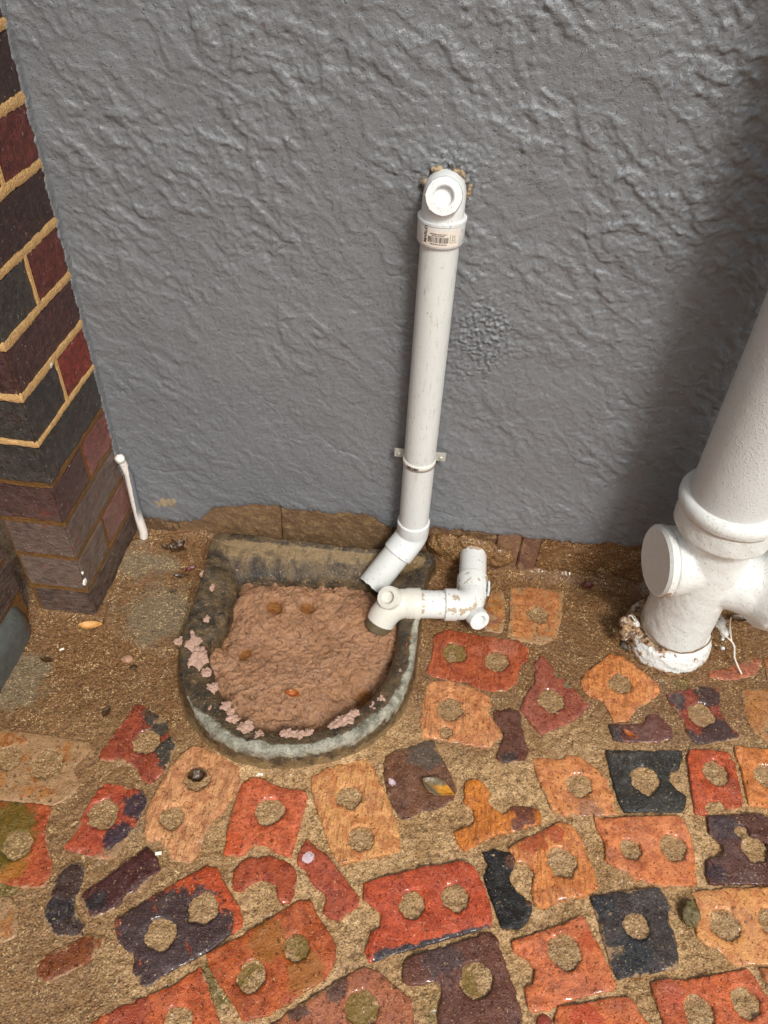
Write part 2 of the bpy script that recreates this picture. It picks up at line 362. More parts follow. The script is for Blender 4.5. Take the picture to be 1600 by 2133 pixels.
M_stone = mat_plain('mossy_stone', (44, 34, 16), (140, 122, 76), 130, .35, .003)
M_amber = mat_plain('amber_leaf_bit', (120, 60, 18), (190, 104, 40), 90, .2, .001)
M_wirer = mat_plain('rusty_wire', (70, 46, 30), (150, 116, 76), 160, .6, .0006)
M_wirew = mat_plain('white_painted_wire', (214, 206, 190), (232, 228, 216), 160, .4, .0006)
M_crust = mat_plain('pink_pulp_crust', (150, 108, 82), (212, 180, 162), 70, .45, .003)
def mat_water():
    s = NT('puddle_water'); s.bump([(s.noise(30, 1), .0004)])
    return s.out(lin((120, 104, 30)), .03, .5, Alpha=.34, IOR=1.33)
M_water = mat_water()

# ------------------------------------------------------------------ brick outlines as they lie in the paving
# (outline, holes [(x, y, r)], colour, second colour, where the second colour lies, top height mm, smear, streak angle)
YO = (244, 162, 108); OR = (214, 122, 70); RO = (208, 88, 46); RD = (188, 74, 48); PK = (174, 92, 72); BR = (116, 72, 54); PU = (84, 48, 48); CH = (58, 54, 56); BK = (24, 22, 22); MA = (82, 36, 34)
BRICKS = [
 ([(-60,1512),(0,1517),(100,1530),(184,1544),(194,1556),(153,1600),(166,1631),(150,1659),(109,1678),(47,1672),(0,1666),(-60,1660)],[(18,1581,28),(98,1594,33)],(186,118,66),None,None,.9,.55,None),
 ([(284,1466),(300,1469),(319,1487),(347,1500),(353,1534),(372,1547),(347,1603),(316,1633),(300,1628),(278,1597),(237,1587),(205,1581),(206,1569),(225,1544),(256,1503)],[(306,1548,29)],(160,70,46),(74,62,54),[(340,1500,42),(360,1570,40)],2.2,.3,None),
 ([(219,1630),(247,1631),(294,1647),(309,1662),(300,1687),(275,1737),(259,1756),(240,1786),(200,1790),(131,1766),(150,1737),(175,1690),(200,1647)],[(216,1697,33)],(190,82,54),(70,46,56),[(290,1680,36),(255,1745,40)],1.8,.28,None),
 ([(353,1600),(375,1575),(403,1553),(450,1565),(500,1592),(500,1640),(475,1681),(445,1706),(434,1728),(415,1769),(398,1798),(353,1794),(347,1766),(331,1750),(305,1752),(300,1712),(312,1672),(331,1637)],[(412,1625,27),(359,1705,26)],(236,160,116),None,None,2.4,.2,.5),
 ([(-60,1662),(0,1669),(103,1675),(108,1688),(98,1716),(97,1750),(108,1790),(109,1815),(94,1847),(50,1850),(0,1838),(-60,1834)],[(37,1762,31)],(186,84,46),(180,104,30),[(20,1800,40)],1.8,.22,None),
 ([(147,1795),(175,1800),(180,1812),(169,1847),(156,1875),(159,1897),(178,1925),(175,1950),(147,1952),(116,1950),(88,1925),(94,1887),(106,1844),(122,1812)],[],(72,48,44),(50,38,40),[(120,1900,30)],2.0,.34,None),
 ([(262,1791),(306,1764),(328,1787),(334,1812),(297,1844),(259,1872),(244,1891),(219,1903),(194,1914),(181,1900),(166,1875),(175,1859),(212,1834),(244,1812)],[],MA,(50,34,36),[(200,1880,20)],2.6,.24,None),
 ([(431,1805),(450,1806),(469,1841),(500,1891),(507,1927),(437,1981),(390,2006),(353,2025),(312,2055),(294,2055),(275,2025),(281,1994),(247,1962),(237,1919),(281,1891),(337,1856),(391,1825)],[(336,1949,34),(424,1893,33)],(206,86,44),(74,48,48),[(300,1950,80),(380,1920,74),(350,2010,60),(440,1950,50),(300,2040,40)],2.8,.16,None),
 ([(106,1981),(187,1944),(219,1947),(216,1975),(175,2009),(134,2031),(94,2047),(72,2037),(81,2000)],[],(140,72,32),None,None,.8,.3,None),
 ([(416,2012),(428,2030),(445,2090),(462,2140),(470,2190),(170,2190),(187,2133),(219,2112),(281,2084),(366,2050)],[(372,2128,30)],(206,98,54),(176,72,44),[(260,2110,50)],1.8,.2,None),
 ([(-60,1862),(20,1866),(40,1890),(34,1950),(0,1966),(-60,1960)],[],(188,124,74),None,None,.5,.5,None),
 ([(525,1620),(544,1622),(587,1641),(637,1648),(641,1662),(631,1700),(616,1750),(606,1787),(575,1775),(553,1760),(531,1759),(503,1783),(466,1780),(472,1737),(484,1687),(497,1647),(506,1631)],[(563,1693,31)],(214,104,66),(214,84,36),[(480,1760,26)],2.8,.14,None),
 ([(647,1620),(681,1600),(762,1578),(778,1600),(803,1650),(828,1719),(834,1750),(834,1775),(791,1781),(706,1801),(687,1766),(666,1703),(650,1650)],[(728,1662,27),(752,1748,28)],YO,None,None,2.8,.08,.35),
 ([(803,1572),(862,1550),(903,1541),(912,1562),(937,1609),(953,1647),(945,1668),(903,1690),(881,1688),(856,1709),(836,1707),(818,1680),(806,1650),(798,1610)],[],(122,76,54),(98,74,62),[(890,1570,40)],1.9,.2,None),
 ([(516,1788),(569,1785),(606,1799),(619,1821),(616,1858),(603,1883),(587,1883),(576,1867),(575,1842),(547,1833),(525,1839),(500,1858),(484,1853),(486,1817),(500,1799)],[],(176,76,44),None,None,2.4,.12,None),
 ([(640,1747),(659,1766),(681,1781),(716,1825),(747,1869),(747,1883),(709,1917),(690,1914),(672,1902),(678,1880),(675,1861),(650,1842),(637,1814),(619,1799),(620,1780)],[],(184,82,56),None,None,2.4,.12,None),
 ([(619,1877),(647,1872),(656,1899),(681,1936),(700,1967),(700,1999),(681,2036),(644,2061),(600,2089),(556,2117),(503,2127),(487,2092),(456,2049),(434,2014),(431,1986),(509,1946),(556,1917)],[(618,1977,28),(524,2036,31)],(190,90,42),(176,98,36),[(560,1960,40),(640,2030,40)],2.6,.12,None),
 ([(759,1838),(837,1817),(900,1803),(966,1794),(987,1806),(1012,1853),(1025,1900),(1024,1931),(956,1950),(862,1978),(769,2005),(759,1983),(773,1942),(792,1932),(794,1905),(775,1886),(755,1874)],[(858,1887,28),(948,1872,30)],(204,82,46),(62,48,54),[(790,2000,1020,1940,13)],3.2,.10,None),
 ([(759,2011),(800,2030),(819,2052),(856,2080),(862,2111),(862,2190),(520,2190),(566,2133),(619,2096),(681,2058)],[(754,2103,36)],(182,106,76),(112,70,58),[(700,2062,22),(620,2105,24)],2.2,.2,None),
 ([(850,1994),(925,1972),(1019,1942),(1034,1950),(1050,2000),(1069,2053),(1087,2112),(1090,2190),(915,2190),(912,2112),(922,2060),(905,2045),(880,2052),(850,2052),(836,2040),(840,2010)],[(992,2042,35)],(112,64,52),(92,60,58),[(920,2000,40)],2.8,.12,None),
 ([(1003,1775),(1031,1770),(1069,1778),(1075,1794),(1062,1825),(1062,1837),(1081,1862),(1109,1881),(1108,1900),(1094,1928),(1081,1937),(1044,1933),(1031,1894),(1012,1844),(1008,1822),(1019,1803)],[],(20,18,18),(104,60,44),[(1062,1796,12),(1105,1876,12)],2.4,.02,None),
 ([(1059,1766),(1097,1744),(1128,1731),(1169,1712),(1191,1719),(1206,1737),(1222,1775),(1237,1812),(1247,1850),(1231,1862),(1175,1875),(1131,1894),(1112,1881),(1106,1856),(1112,1837),(1112,1812),(1097,1797),(1075,1797)],[(1170,1797,32)],(234,140,82),(200,90,50),[(1110,1750,30),(1150,1735,22)],2.6,.1,1.4),
 ([(969,1628),(987,1622),(1006,1631),(1022,1653),(1016,1669),(1031,1687),(1050,1697),(1069,1681),(1087,1678),(1122,1684),(1128,1700),(1126,1714),(1081,1728),(1019,1744),(969,1775),(953,1756),(945,1734),(987,1716),(987,1687),(966,1672)],[],(226,130,50),(120,60,46),[(1090,1695,22),(1075,1718,12)],2.2,.05,.9),
 ([(1064,1962),(1144,1934),(1175,1925),(1209,1906),(1222,1916),(1237,1947),(1253,1981),(1284,2053),(1278,2062),(1237,2072),(1175,2087),(1144,2106),(1103,2109),(1091,2056),(1109,2050),(1117,2019),(1097,1997),(1072,1984)],[(1175,1985,35)],(220,118,74),(210,92,48),[(1230,1960,24)],2.8,.1,None),
 ([(1161,2097),(1206,2091),(1277,2077),(1313,2077),(1330,2100),(1352,2133),(1360,2190),(1165,2190),(1155,2130)],[],(218,112,64),(206,80,44),[(1220,2130,30)],2.6,.16,None),
 ([(1119,2118),(1138,2112),(1150,2128),(1150,2190),(1117,2190)],[],(170,66,44),None,None,2.2,.1,None),
 ([(903,1325),(931,1312),(987,1322),(1081,1334),(1103,1350),(1100,1375),(1084,1387),(1078,1422),(1050,1441),(1000,1437),(975,1422),(941,1419),(897,1409),(887,1400),(900,1369)],[(946,1362,25),(1034,1380,25)],(188,90,56),(198,104,74),[(1050,1345,30)],2.2,.18,1.35),
 ([(891,1419),(931,1416),(975,1428),(1019,1450),(1025,1469),(1016,1487),(1037,1509),(1047,1531),(1019,1558),(950,1547),(877,1533),(875,1494),(881,1453)],[(937,1480,27),(930,1527,14)],(230,150,102),None,None,1.9,.2,-.5),
 ([(1128,1366),(1141,1375),(1159,1400),(1187,1425),(1212,1453),(1231,1469),(1197,1500),(1159,1516),(1127,1530),(1106,1506),(1083,1478),(1097,1444),(1116,1419),(1112,1384)],[(1148,1462,28)],(164,84,66),(148,122,92),[(1165,1405,14),(1185,1428,12)],2.1,.14,None),
 ([(1028,1481),(1062,1475),(1084,1484),(1087,1509),(1094,1544),(1103,1562),(1094,1587),(1050,1589),(1034,1578),(1044,1550),(1050,1531),(1041,1516),(1028,1500)],[],(108,60,46),(68,46,42),[(1060,1582,16)],2.3,.12,None),
 ([(1109,1578),(1144,1578),(1169,1581),(1181,1572),(1209,1575),(1231,1590),(1262,1619),(1278,1660),(1290,1697),(1237,1700),(1190,1700),(1150,1690),(1135,1655),(1120,1620)],[(1206,1637,27)],(230,144,92),(186,118,86),[(1230,1690,26)],1.7,.24,None),
 ([(1062,1224),(1120,1222),(1175,1232),(1172,1280),(1160,1328),(1130,1342),(1090,1338),(1056,1325),(1062,1281)],[(1120,1282,22)],(206,132,84),None,None,1.0,.42,None),
 ([(1022,1232),(1050,1230),(1053,1280),(1048,1320),(1008,1312),(1005,1282)],[],(186,122,70),(160,96,74),[(1025,1290,16)],.9,.4,None),
 ([(1271,1360),(1296,1367),(1319,1384),(1347,1404),(1372,1424),(1375,1441),(1364,1457),(1330,1474),(1307,1502),(1279,1505),(1268,1480),(1257,1460),(1232,1452),(1215,1438),(1209,1418),(1217,1404),(1243,1384)],[(1291,1425,24)],(232,142,86),None,None,2.0,.18,1.0),
 ([(1268,1510),(1341,1508),(1347,1491),(1367,1484),(1389,1502),(1403,1522),(1400,1539),(1369,1547),(1307,1545),(1277,1540)],[],(112,60,54),(70,50,50),[(1275,1530,20)],2.2,.12,None),
 ([(1388,1445),(1420,1438),(1459,1429),(1493,1435),(1501,1455),(1499,1480),(1518,1508),(1544,1533),(1538,1542),(1487,1547),(1457,1550),(1434,1536),(1426,1508),(1409,1480),(1395,1463)],[(1460,1491,27)],(150,62,44),(76,48,48),[(1470,1445,30),(1495,1530,38),(1450,1540,22),(1410,1460,22)],2.2,.24,None),
 ([(1262,1563),(1352,1564),(1420,1563),(1423,1576),(1414,1604),(1397,1609),(1395,1629),(1411,1646),(1431,1660),(1431,1668),(1423,1691),(1302,1692),(1291,1674),(1271,1609)],[(1342,1628,31)],(50,47,46),(60,54,50),[(1380,1680,40)],2.8,.10,None),
 ([(1437,1562),(1473,1562),(1516,1567),(1530,1592),(1541,1632),(1549,1677),(1518,1688),(1501,1671),(1479,1668),(1468,1682),(1476,1697),(1448,1694),(1440,1637),(1431,1581)],[(1490,1612,27)],(196,84,46),(170,72,46),[(1530,1640,20)],2.8,.12,None),
 ([(1528,1553),(1600,1560),(1660,1565),(1660,1690),(1600,1682),(1560,1677),(1551,1632),(1541,1590),(1532,1572)],[(1597,1620,28)],(224,134,72),None,None,2.6,.1,None),
 ([(1545,1435),(1600,1435),(1660,1440),(1660,1550),(1600,1543),(1571,1525),(1557,1500),(1548,1470)],[],(188,124,76),None,None,1.2,.34,None),
 ([(1476,1396),(1516,1393),(1538,1379),(1580,1367),(1588,1384),(1572,1407),(1516,1417),(1476,1410)],[],(182,100,72),None,None,1.1,.28,None),
 ([(1237,1701),(1262,1706),(1307,1701),(1417,1698),(1431,1720),(1442,1748),(1448,1785),(1451,1844),(1381,1847),(1358,1841),(1319,1830),(1285,1807),(1260,1791),(1262,1768),(1254,1743),(1243,1726)],[(1313,1770,23),(1401,1767,28)],(228,130,82),None,None,2.6,.17,None),
 ([(1473,1701),(1586,1695),(1600,1704),(1660,1710),(1660,1845),(1600,1843),(1479,1843),(1471,1824),(1471,1793),(1507,1777),(1506,1762),(1476,1734)],[(1570,1770,28),(1545,1736,16)],(96,54,48),(72,46,52),[(1510,1725,30),(1490,1820,20)],3.0,.07,None),
 ([(1229,1867),(1313,1854),(1375,1850),(1386,1867),(1397,1892),(1392,1917),(1406,1948),(1414,1987),(1414,2018),(1389,2021),(1330,2032),(1288,2041),(1274,2013),(1254,1948),(1243,1912)],[(1325,1930,28)],(66,54,56),(48,46,50),[(1260,1890,26),(1320,1990,40)],2.8,.26,None),
 ([(1440,1858),(1502,1851),(1600,1847),(1660,1848),(1660,2012),(1600,2010),(1530,2010),(1502,1985),(1468,1965),(1451,1948),(1448,1931),(1457,1903),(1451,1881)],[(1508,1927,31),(1604,1920,26)],(240,156,100),None,None,2.4,.14,None),
 ([(1355,2045),(1392,2039),(1431,2042),(1524,2024),(1558,2018),(1572,2038),(1600,2077),(1650,2130),(1650,2190),(1395,2190),(1383,2133),(1366,2086)],[(1454,2107,32),(1552,2091,31)],(214,106,64),(196,84,52),[(1400,2080,24)],2.8,.14,None),
 ([(1580,2018),(1670,2018),(1670,2085),(1622,2075),(1598,2048)],[],(214,130,80),None,None,2.0,.2,None),
 ([(1590,1372),(1650,1366),(1660,1420),(1600,1416)],[],(190,118,72),None,None,1.2,.34,None),
]
def resample(P, step, jit, seed):
    out = []; n = len(P)
    for i in range(n):
        a = np.array(P[i]); b = np.array(P[(i+1) % n]); L = np.linalg.norm(b-a); k = max(1, int(round(L/step)))
        for j in range(k): out.append(a+(b-a)*j/k)
    out = np.array(out); c = out.copy()
    c = .72*out+.14*np.roll(out, 1, 0)+.14*np.roll(out, -1, 0)                 # worn corners
    nx = perlin(c[:, 0]/.009, c[:, 1]/.009, seed); ny = perlin(c[:, 0]/.009, c[:, 1]/.009, seed+7)
    fx = perlin(c[:, 0]/.0035, c[:, 1]/.0035, seed+3); fy = perlin(c[:, 0]/.0035, c[:, 1]/.0035, seed+11)
    return c+np.stack([nx, ny], 1)*jit+np.stack([fx, fy], 1)*jit*.5
GB = []
for i, (P, Hs, c1, c2, reg, top, smear, streak) in enumerate(BRICKS):
    Q = [G(*p, .002)[:2] for p in P]
    hs_ = []
    for (hx, hy, hr) in Hs:
        c = G(hx, hy, 0); e = G(hx+hr, hy, 0); hs_.append((c[0], c[1], abs(e[0]-c[0])))
    GB.append((resample(Q, .0032, .0013, i), hs_))

# ------------------------------------------------------------------ gully outline (outer rim / inner lip), heights in metres
GUL = [((447,1113),(500,1203),.058,.026),((425,1180),(488,1228),.054,.028),((405,1240),(474,1268),.050,.032),((388,1290),(455,1310),.047,.034),
 ((374,1330),(421,1345),.045,.040),((371,1380),(426,1380),.045,.040),((376,1420),(436,1415),.045,.040),((393,1466),(457,1460),.045,.040),((426,1510),(486,1493),.045,.040),
 ((465,1540),(517,1513),.045,.041),((512,1560),(548,1526),.045,.042),((590,1569),(605,1533),.045,.042),((660,1560),(660,1524),.045,.042),((720,1545),(702,1508),.045,.042),
 ((765,1523),(737,1488),.045,.042),((802,1494),(767,1465),.045,.042),((833,1462),(797,1434),.045,.042),((859,1400),(824,1385),.045,.042),((868,1335),(838,1325),.045,.042),
 ((880,1250),(838,1270),.046,.040),((893,1190),(820,1225),.052,.036),((899,1150),(780,1208),.060,.026),((750,1138),(700,1200),.060,.024),((600,1120),(610,1198),.060,.024),((520,1112),(545,1198),.060,.024)]
def gdense(k, zk):
    pts = [np.array(G(*g[k], g[zk])) for g in GUL]
    if k == 0:
        for p in pts: p[1] = min(p[1], 1.068)
    n = len(pts); out = []
    for i in range(n):
        p0, p1, p2, p3 = pts[(i-1) % n], pts[i], pts[(i+1) % n], pts[(i+2) % n]
        for t in np.arange(14)/14:
            out.append(.5*((2*p1)+(-p0+p2)*t+(2*p0-5*p1+4*p2-p3)*t*t+(-p0+3*p1-3*p2+p3)*t**3))
    return np.array(out)
gO = gdense(0, 2); gI = gdense(1, 3); gO[:, 1] = np.minimum(gO[:, 1], 1.07)
gpoly = [tuple(p[:2]) for p in gO[::4]]

# ------------------------------------------------------------------ ground: one mortar sheet, real relief, bricks bedded in it
x0, x1, y0, y1, st = -.80, 1.0, .16, 1.085, .0022
gx, gy = np.meshgrid(np.arange(x0, x1, st), np.arange(y0, y1, st), indexing='xy')
h = -.0017+.0020*fbm(gx/.05, gy/.05, 2, 1)+.0019*fbm(gx/.016, gy/.016, 2, 5)+.0013*fbm(gx/.0058, gy/.0058, 2, 9)
sandy = sst(.60, .80, gy+.06*fbm(gx/.2, gy/.2, 2, 3)-.16*sst(-.2, -.45, gx)*-1)
sandy = np.maximum(sandy, sst(-.22, -.42, gx+.05*perlin(gx/.1, gy/.1, 4))*.75)
h = h*(1-.45*sandy)+sandy*.0004
SP = [G(*p)[:2] for p in [(262,1150),(300,1120),(440,1114),(400,1240),(374,1340),(345,1368),(290,1352),(214,1305)]]
din = np.where(inpoly(gx, gy, SP), dpoly(gx, gy, SP), -dpoly(gx, gy, SP)); h += .006*sst(-.002, .006, din+.002*perlin(gx/.02, gy/.02, 8))
h += .003*sst(-.002, .004, din); spm = sst(-.01, .004, din)
ig = inpoly(gx, gy, gpoly); dg_ = dpoly(gx, gy, gpoly)
h += np.where(ig, 0, .013*np.exp(-dg_/.013)*sst(-.45, -.2, gx)); h = np.where(ig & (dg_ > .006), -.12, h)
h += .016*np.exp(-np.maximum(1.078-gy, 0)/.011)*(1+.5*perlin(gx/.05, gy/.02, 2))
pb = PX+.004
h += np.where(gx > pb, .010*np.exp(-np.abs(gx-pb)/.008), 0)*(gy > PY-.01)
d_pier = np.hypot(np.maximum(0, gx-PX), np.maximum(0, PY-gy)); h += .007*np.exp(-d_pier/.01)
holea = np.zeros_like(gx); lint = np.zeros_like(gx); moss = np.zeros_like(gx); grey = .25*np.ones_like(gx)
def blob(px, py, r, z=0):
    c = G(px, py, z); return np.exp(-((gx-c[0])**2+(gy-c[1])**2)/(r*r))
for (px, py, r, a) in [(0,1740,.06,1.2),(-10,1850,.05,.8),(1420,1425,.03,.8),(460,2060,.035,.8),(170,1250,.02,.5),(1010,2060,.02,.6),(440,2040,.03,.7),(900,2100,.04,.7),(690,2010,.02,.4),(1260,1985,.03,.2)]: moss += a*blob(px, py, r)
for (px, py, r, a) in [(330,1290,.05,.7),(290,1180,.03,.6),(30,1440,.06,.6),(350,1180,.02,.4),(1290,1230,.05,-.2),(250,1720,.05,.35),(520,1400,.01,0),(60,1390,.04,.4)]: grey += a*blob(px, py, r)
LINT = [(682,1620,.010),(828,1640,.014),(812,1628,.008),(645,1785,.012),(640,1790,.010),(972,1470,.012),(695,1592,.009),(300,1495,.008),(872,1512,.006),(545,1545,.01)]
for (px, py, r) in LINT: lint += .5*blob(px, py, r)
grey += .22*spm
# mortar drawn back a little beside each brick edge, lower under the brick
for bi, (O, Hs) in enumerate(GB):
    t_ = BRICKS[bi][5]; t_ = (t_ if t_ > 1.35 else t_+.7)/1000*1.65; top_of = lambda _h, t_=t_: t_
    bx0, by0 = O.min(0)-.02; bx1, by1 = O.max(0)+.02
    sx = slice(max(0, int((bx0-x0)/st)), max(0, int((bx1-x0)/st))); sy = slice(max(0, int((by0-y0)/st)), max(0, int((by1-y0)/st)))
    X, Y = gx[sy, sx], gy[sy, sx]
    if X.size == 0: continue
    Pl = [tuple(p) for p in O[::2]]; ins = inpoly(X, Y, Pl); d = dpoly(X, Y, Pl)
    inh = np.zeros(X.shape, bool); hd = np.zeros_like(X)
    for (cx_, cy_, r_) in Hs:
        q = np.hypot(X-cx_, Y-cy_); k = q < r_*1.12; inh |= k; hd += np.where(k, top_of(Hs)*.6-.0006+.0016*perlin(X/.02, Y/.02, 3), 0)
    holea[sy, sx] = np.maximum(holea[sy, sx], inh*1.0)
    h[sy, sx] += np.where(ins & ~inh, -.0012*sst(.0, .008, d), 0)+np.where(~ins, .0006*np.exp(-d/.004), 0)+hd
zk = ~(ig & (dg_ > .01)); kq = zk[:-1, :-1] & zk[1:, :-1] & zk[:-1, 1:] & zk[1:, 1:]
gm = grid('ground', gx, gy, h, kq); attr(gm, 'sand', sandy); attr(gm, 'grey', grey); attr(gm, 'moss', moss); attr(gm, 'hole', holea); attr(gm, 'lint', lint)
ground = link('ground', gm, M_mortar); tag(ground, kind='structure')
# the yard going on beyond the detailed patch
def slab(name, rects, z, m):
    bm = bmesh.new()
    for (a, b, c, d) in rects:
        bm.faces.new([bm.verts.new(v) for v in ((a, c, z), (b, c, z), (b, d, z), (a, d, z))])
    me = bmesh_to(bm, name); attr(me, 'sand', [.3]*len(me.vertices)); attr(me, 'grey', [.4]*len(me.vertices)); attr(me, 'moss', [0]*len(me.vertices))
    return link(name, me, m, smooth=False)
xe = gx[0, -1]; ye = gy[0, 0]
yard = slab('yard_ground', [(-30, 30, -30, ye), (-30, x0, ye, 1.09), (xe, 30, ye, 1.09)], -.002, M_mortar); tag(yard, kind='structure')

def make_brick(i):
    (P, Hs0, c1, c2, reg, top, smear, streak) = BRICKS[i]; O, Hs = GB[i]; top = (top if top > 1.35 else top+.7)/1000*1.65
    n = len(O); Pl = [tuple(p) for p in O]
    area = .5*sum(O[k][0]*O[(k+1) % n][1]-O[(k+1) % n][0]*O[k][1] for k in range(n))
    if area < 0: O = O[::-1]; Pl = [tuple(p) for p in O]
    V = [Vector(p) for p in Pl]; E = [(k, (k+1) % n) for k in range(n)]
    def addring(cx_, cy_, r, jit, sd):
        b = len(V); m = 40
        for k in range(m):
            t = 2*math.pi*k/m; rr = r*(1+jit*float(perlin(math.cos(t)*1.7, math.sin(t)*1.7, sd))+.09*float(perlin(math.cos(t)*5, math.sin(t)*5, sd)))
            V.append(Vector((cx_+rr*math.cos(t), cy_+rr*math.sin(t))))
    for j, (cx_, cy_, r) in enumerate(Hs):
        addring(cx_, cy_, r*1.0, .16, i+j); addring(cx_, cy_, r*.93, .16, i+j)
    bx0, by0 = O.min(0); bx1, by1 = O.max(0); s = .0048
    xs, ys = np.meshgrid(np.arange(bx0, bx1, s), np.arange(by0, by1, s)); xs = xs+(np.arange(xs.shape[0]) % 2)[:, None]*s*.5
    xs = xs.ravel()+np.random.RandomState(i).rand(xs.size)*.001; ys = ys.ravel()
    ok = inpoly(xs, ys, Pl) & (dpoly(xs, ys, Pl) > .0022)
    for (cx_, cy_, r) in Hs: ok &= np.abs(np.hypot(xs-cx_, ys-cy_)-r*.96) > .0025
    for x, y in zip(xs[ok], ys[ok]): V.append(Vector((x, y)))
    # inset ring
    nrm = []
    for k in range(n):
        t = O[(k+1) % n]-O[k-1]; L = np.hypot(*t)+1e-9; nrm.append((-t[1]/L, t[0]/L))
    for k in range(n):
        q = (O[k][0]+nrm[k][0]*.0014, O[k][1]+nrm[k][1]*.0014); V.append(Vector(q))
    vo, eo, fo, _, _, _ = delaunay_2d_cdt(V, E, [], 0, 1e-6)
    co = np.array([(v.x, v.y) for v in vo]); fo = [f for f in fo if len(f) == 3]
    cen = co[np.array(fo)].mean(1); kk = inpoly(cen[:, 0], cen[:, 1], Pl); fo = [f for f, k in zip(fo, kk) if k]
    d = dpoly(co[:, 0], co[:, 1], Pl)
    x, y = co[:, 0], co[:, 1]; rs = np.random.RandomState(i+50); tx, ty = (rs.rand(2)-.5)*.016; mx, my = O.mean(0)
    z = top+.0013*fbm(x/.03, y/.03, 2, i)+.0007*perlin(x/.009, y/.009, i+3)+(x-mx)*tx+(y-my)*ty-.0015*np.exp(-d/.0018)-.0018*sst(.2, .5, perlin(x/.011, y/.011, i+21))*np.exp(-d/.02)-.0008*sst(.3, .5, perlin(x/.02, y/.02, i+23))
    if smear > .25: z = z-.0004
    for j, (cx_, cy_, r) in enumerate(Hs):
        q = np.hypot(x-cx_, y-cy_); t = np.arctan2(y-cy_, x-cx_); rr = r*(1+.16*perlin(np.cos(t)*1.7, np.sin(t)*1.7, i+j)+.09*perlin(np.cos(t)*5, np.sin(t)*5, i+j))
        z = np.where(q < rr*.965, -.012, z-.0003*np.exp(-np.abs(q-rr)/.0015))
    verts = [(a, b, c) for a, b, c in zip(x, y, z)]; faces = [tuple(f) for f in fo]
    # sides: outline vertices are those on the border
    from collections import Counter
    cnt = Counter()
    for f in faces:
        for a, b in ((f[0], f[1]), (f[1], f[2]), (f[2], f[0])): cnt[(min(a, b), max(a, b))] += 1
    low = {}
    def lo(v):
        if v not in low: low[v] = len(verts); verts.append((verts[v][0], verts[v][1], -.03))
        return low[v]
    for f in list(faces):
        for a, b in ((f[0], f[1]), (f[1], f[2]), (f[2], f[0])):
            if cnt[(min(a, b), max(a, b))] == 1: faces.append((b, a, lo(a), lo(b)))
    me = bpy.data.meshes.new('brick'); me.from_pydata([(a-mx, b-my, c) for a, b, c in verts], [], faces); me.update()
    nn = len(verts); m_ = np.zeros(nn); ed = np.zeros(nn); ms = np.zeros(nn); ax = np.array([v[0] for v in verts]); ay = np.array([v[1] for v in verts])
    if reg:
        for q_ in reg:
            (px, py), (qx, qy), r = ((q_[0], q_[1]), (q_[2], q_[3]), q_[4]) if len(q_) == 5 else ((q_[0], q_[1]), (q_[0]+1, q_[1]), q_[2])
            c = G(px, py, 0); c_ = G(qx, qy, 0); e = G(px+r, py, 0); rr = abs(e[0]-c[0])
            m_ = np.maximum(m_, 1.05*np.exp(-dpoly(ax, ay, [c[:2], c_[:2]])**2/(rr*rr*1.5)))
    ed[:len(d)] = .20*np.exp(-d/.004); ed[len(d):] = .3
    for (px, py, r, a) in [(0,1740,.07,1.2),(460,2080,.04,.5)]:
        c = G(px, py, 0); ms += a*np.exp(-((ax-c[0])**2+(ay-c[1])**2)/(r*r))
    attr(me, 'm', m_); attr(me, 'edge', ed); attr(me, 'moss', ms)
    li = np.zeros(nn)
    for (px, py, r) in LINT:
        c = G(px, py, 0); li += .5*np.exp(-((ax-c[0])**2+(ay-c[1])**2)/(r*r))
    attr(me, 'lint', li)
    mt = mat_brick('paving_brick_clay', c1, c2, smear, i, streak, .8 if i in (4, 9, 16) else 0)
    o = bpy.data.objects.new('brick', me); col.objects.link(o); o.location = (mx, my, 0); me.materials.append(mt); o.parent = ground; me.shade_smooth()
    return o
BO = [make_brick(i) for i in range(len(BRICKS))]
BL = {3: 'pale peach brick with two holes', 7: 'purple brick with an orange end and two mortar-filled holes', 11: 'orange-red brick with one hole', 12: 'yellow-orange brick with wire-cut grooves',
      13: 'brown brick carrying a fallen leaf', 17: 'big red brick with two mortar-filled holes', 19: 'purplish brown brick', 20: 'glossy black waisted brick piece', 22: 'bright ochre broken brick piece',
      36: 'charcoal brick with one mortar-filled hole', 43: 'blackish purple rough brick', 26: 'red brick with scratched grooves', 28: 'dull pink diamond-shaped brick'}
for k, v in BL.items(): BO[k]['label'] = v

def puddle(px, py, r, z):
    c = G(px, py, 0); rr = abs(G(px+r, py, 0)[0]-c[0]); bm = bmesh.new(); t = [bm.verts.new((rr*(1+.12*float(perlin(math.cos(a)*1.3, math.sin(a)*1.3, px % 7)))*math.cos(a), rr*(1+.12*float(perlin(math.cos(a)*1.3, math.sin(a)*1.3, px % 7)))*math.sin(a), 0)) for a in np.linspace(0, 2*math.pi, 29)[:-1]]
    f = bm.faces.new(t); e = bmesh.ops.extrude_face_region(bm, geom=[f]); 
    for v in e['geom']:
        if isinstance(v, bmesh.types.BMVert): v.co.z -= .006; 
    o = part('puddle', bmesh_keep(bm), M_water, ground) if False else link('puddle', bmesh_to(bm, 'puddle'), M_water, None); sharp(o, 30)
    o.location = (c[0], c[1], z); o.parent = ground; return o
for p in [(754,2103,37,.0012),(992,2042,30,.0006),(946,1362,25,.0014),(618,1977,27,.0008),(524,2036,26,.0004)]: puddle(*p)

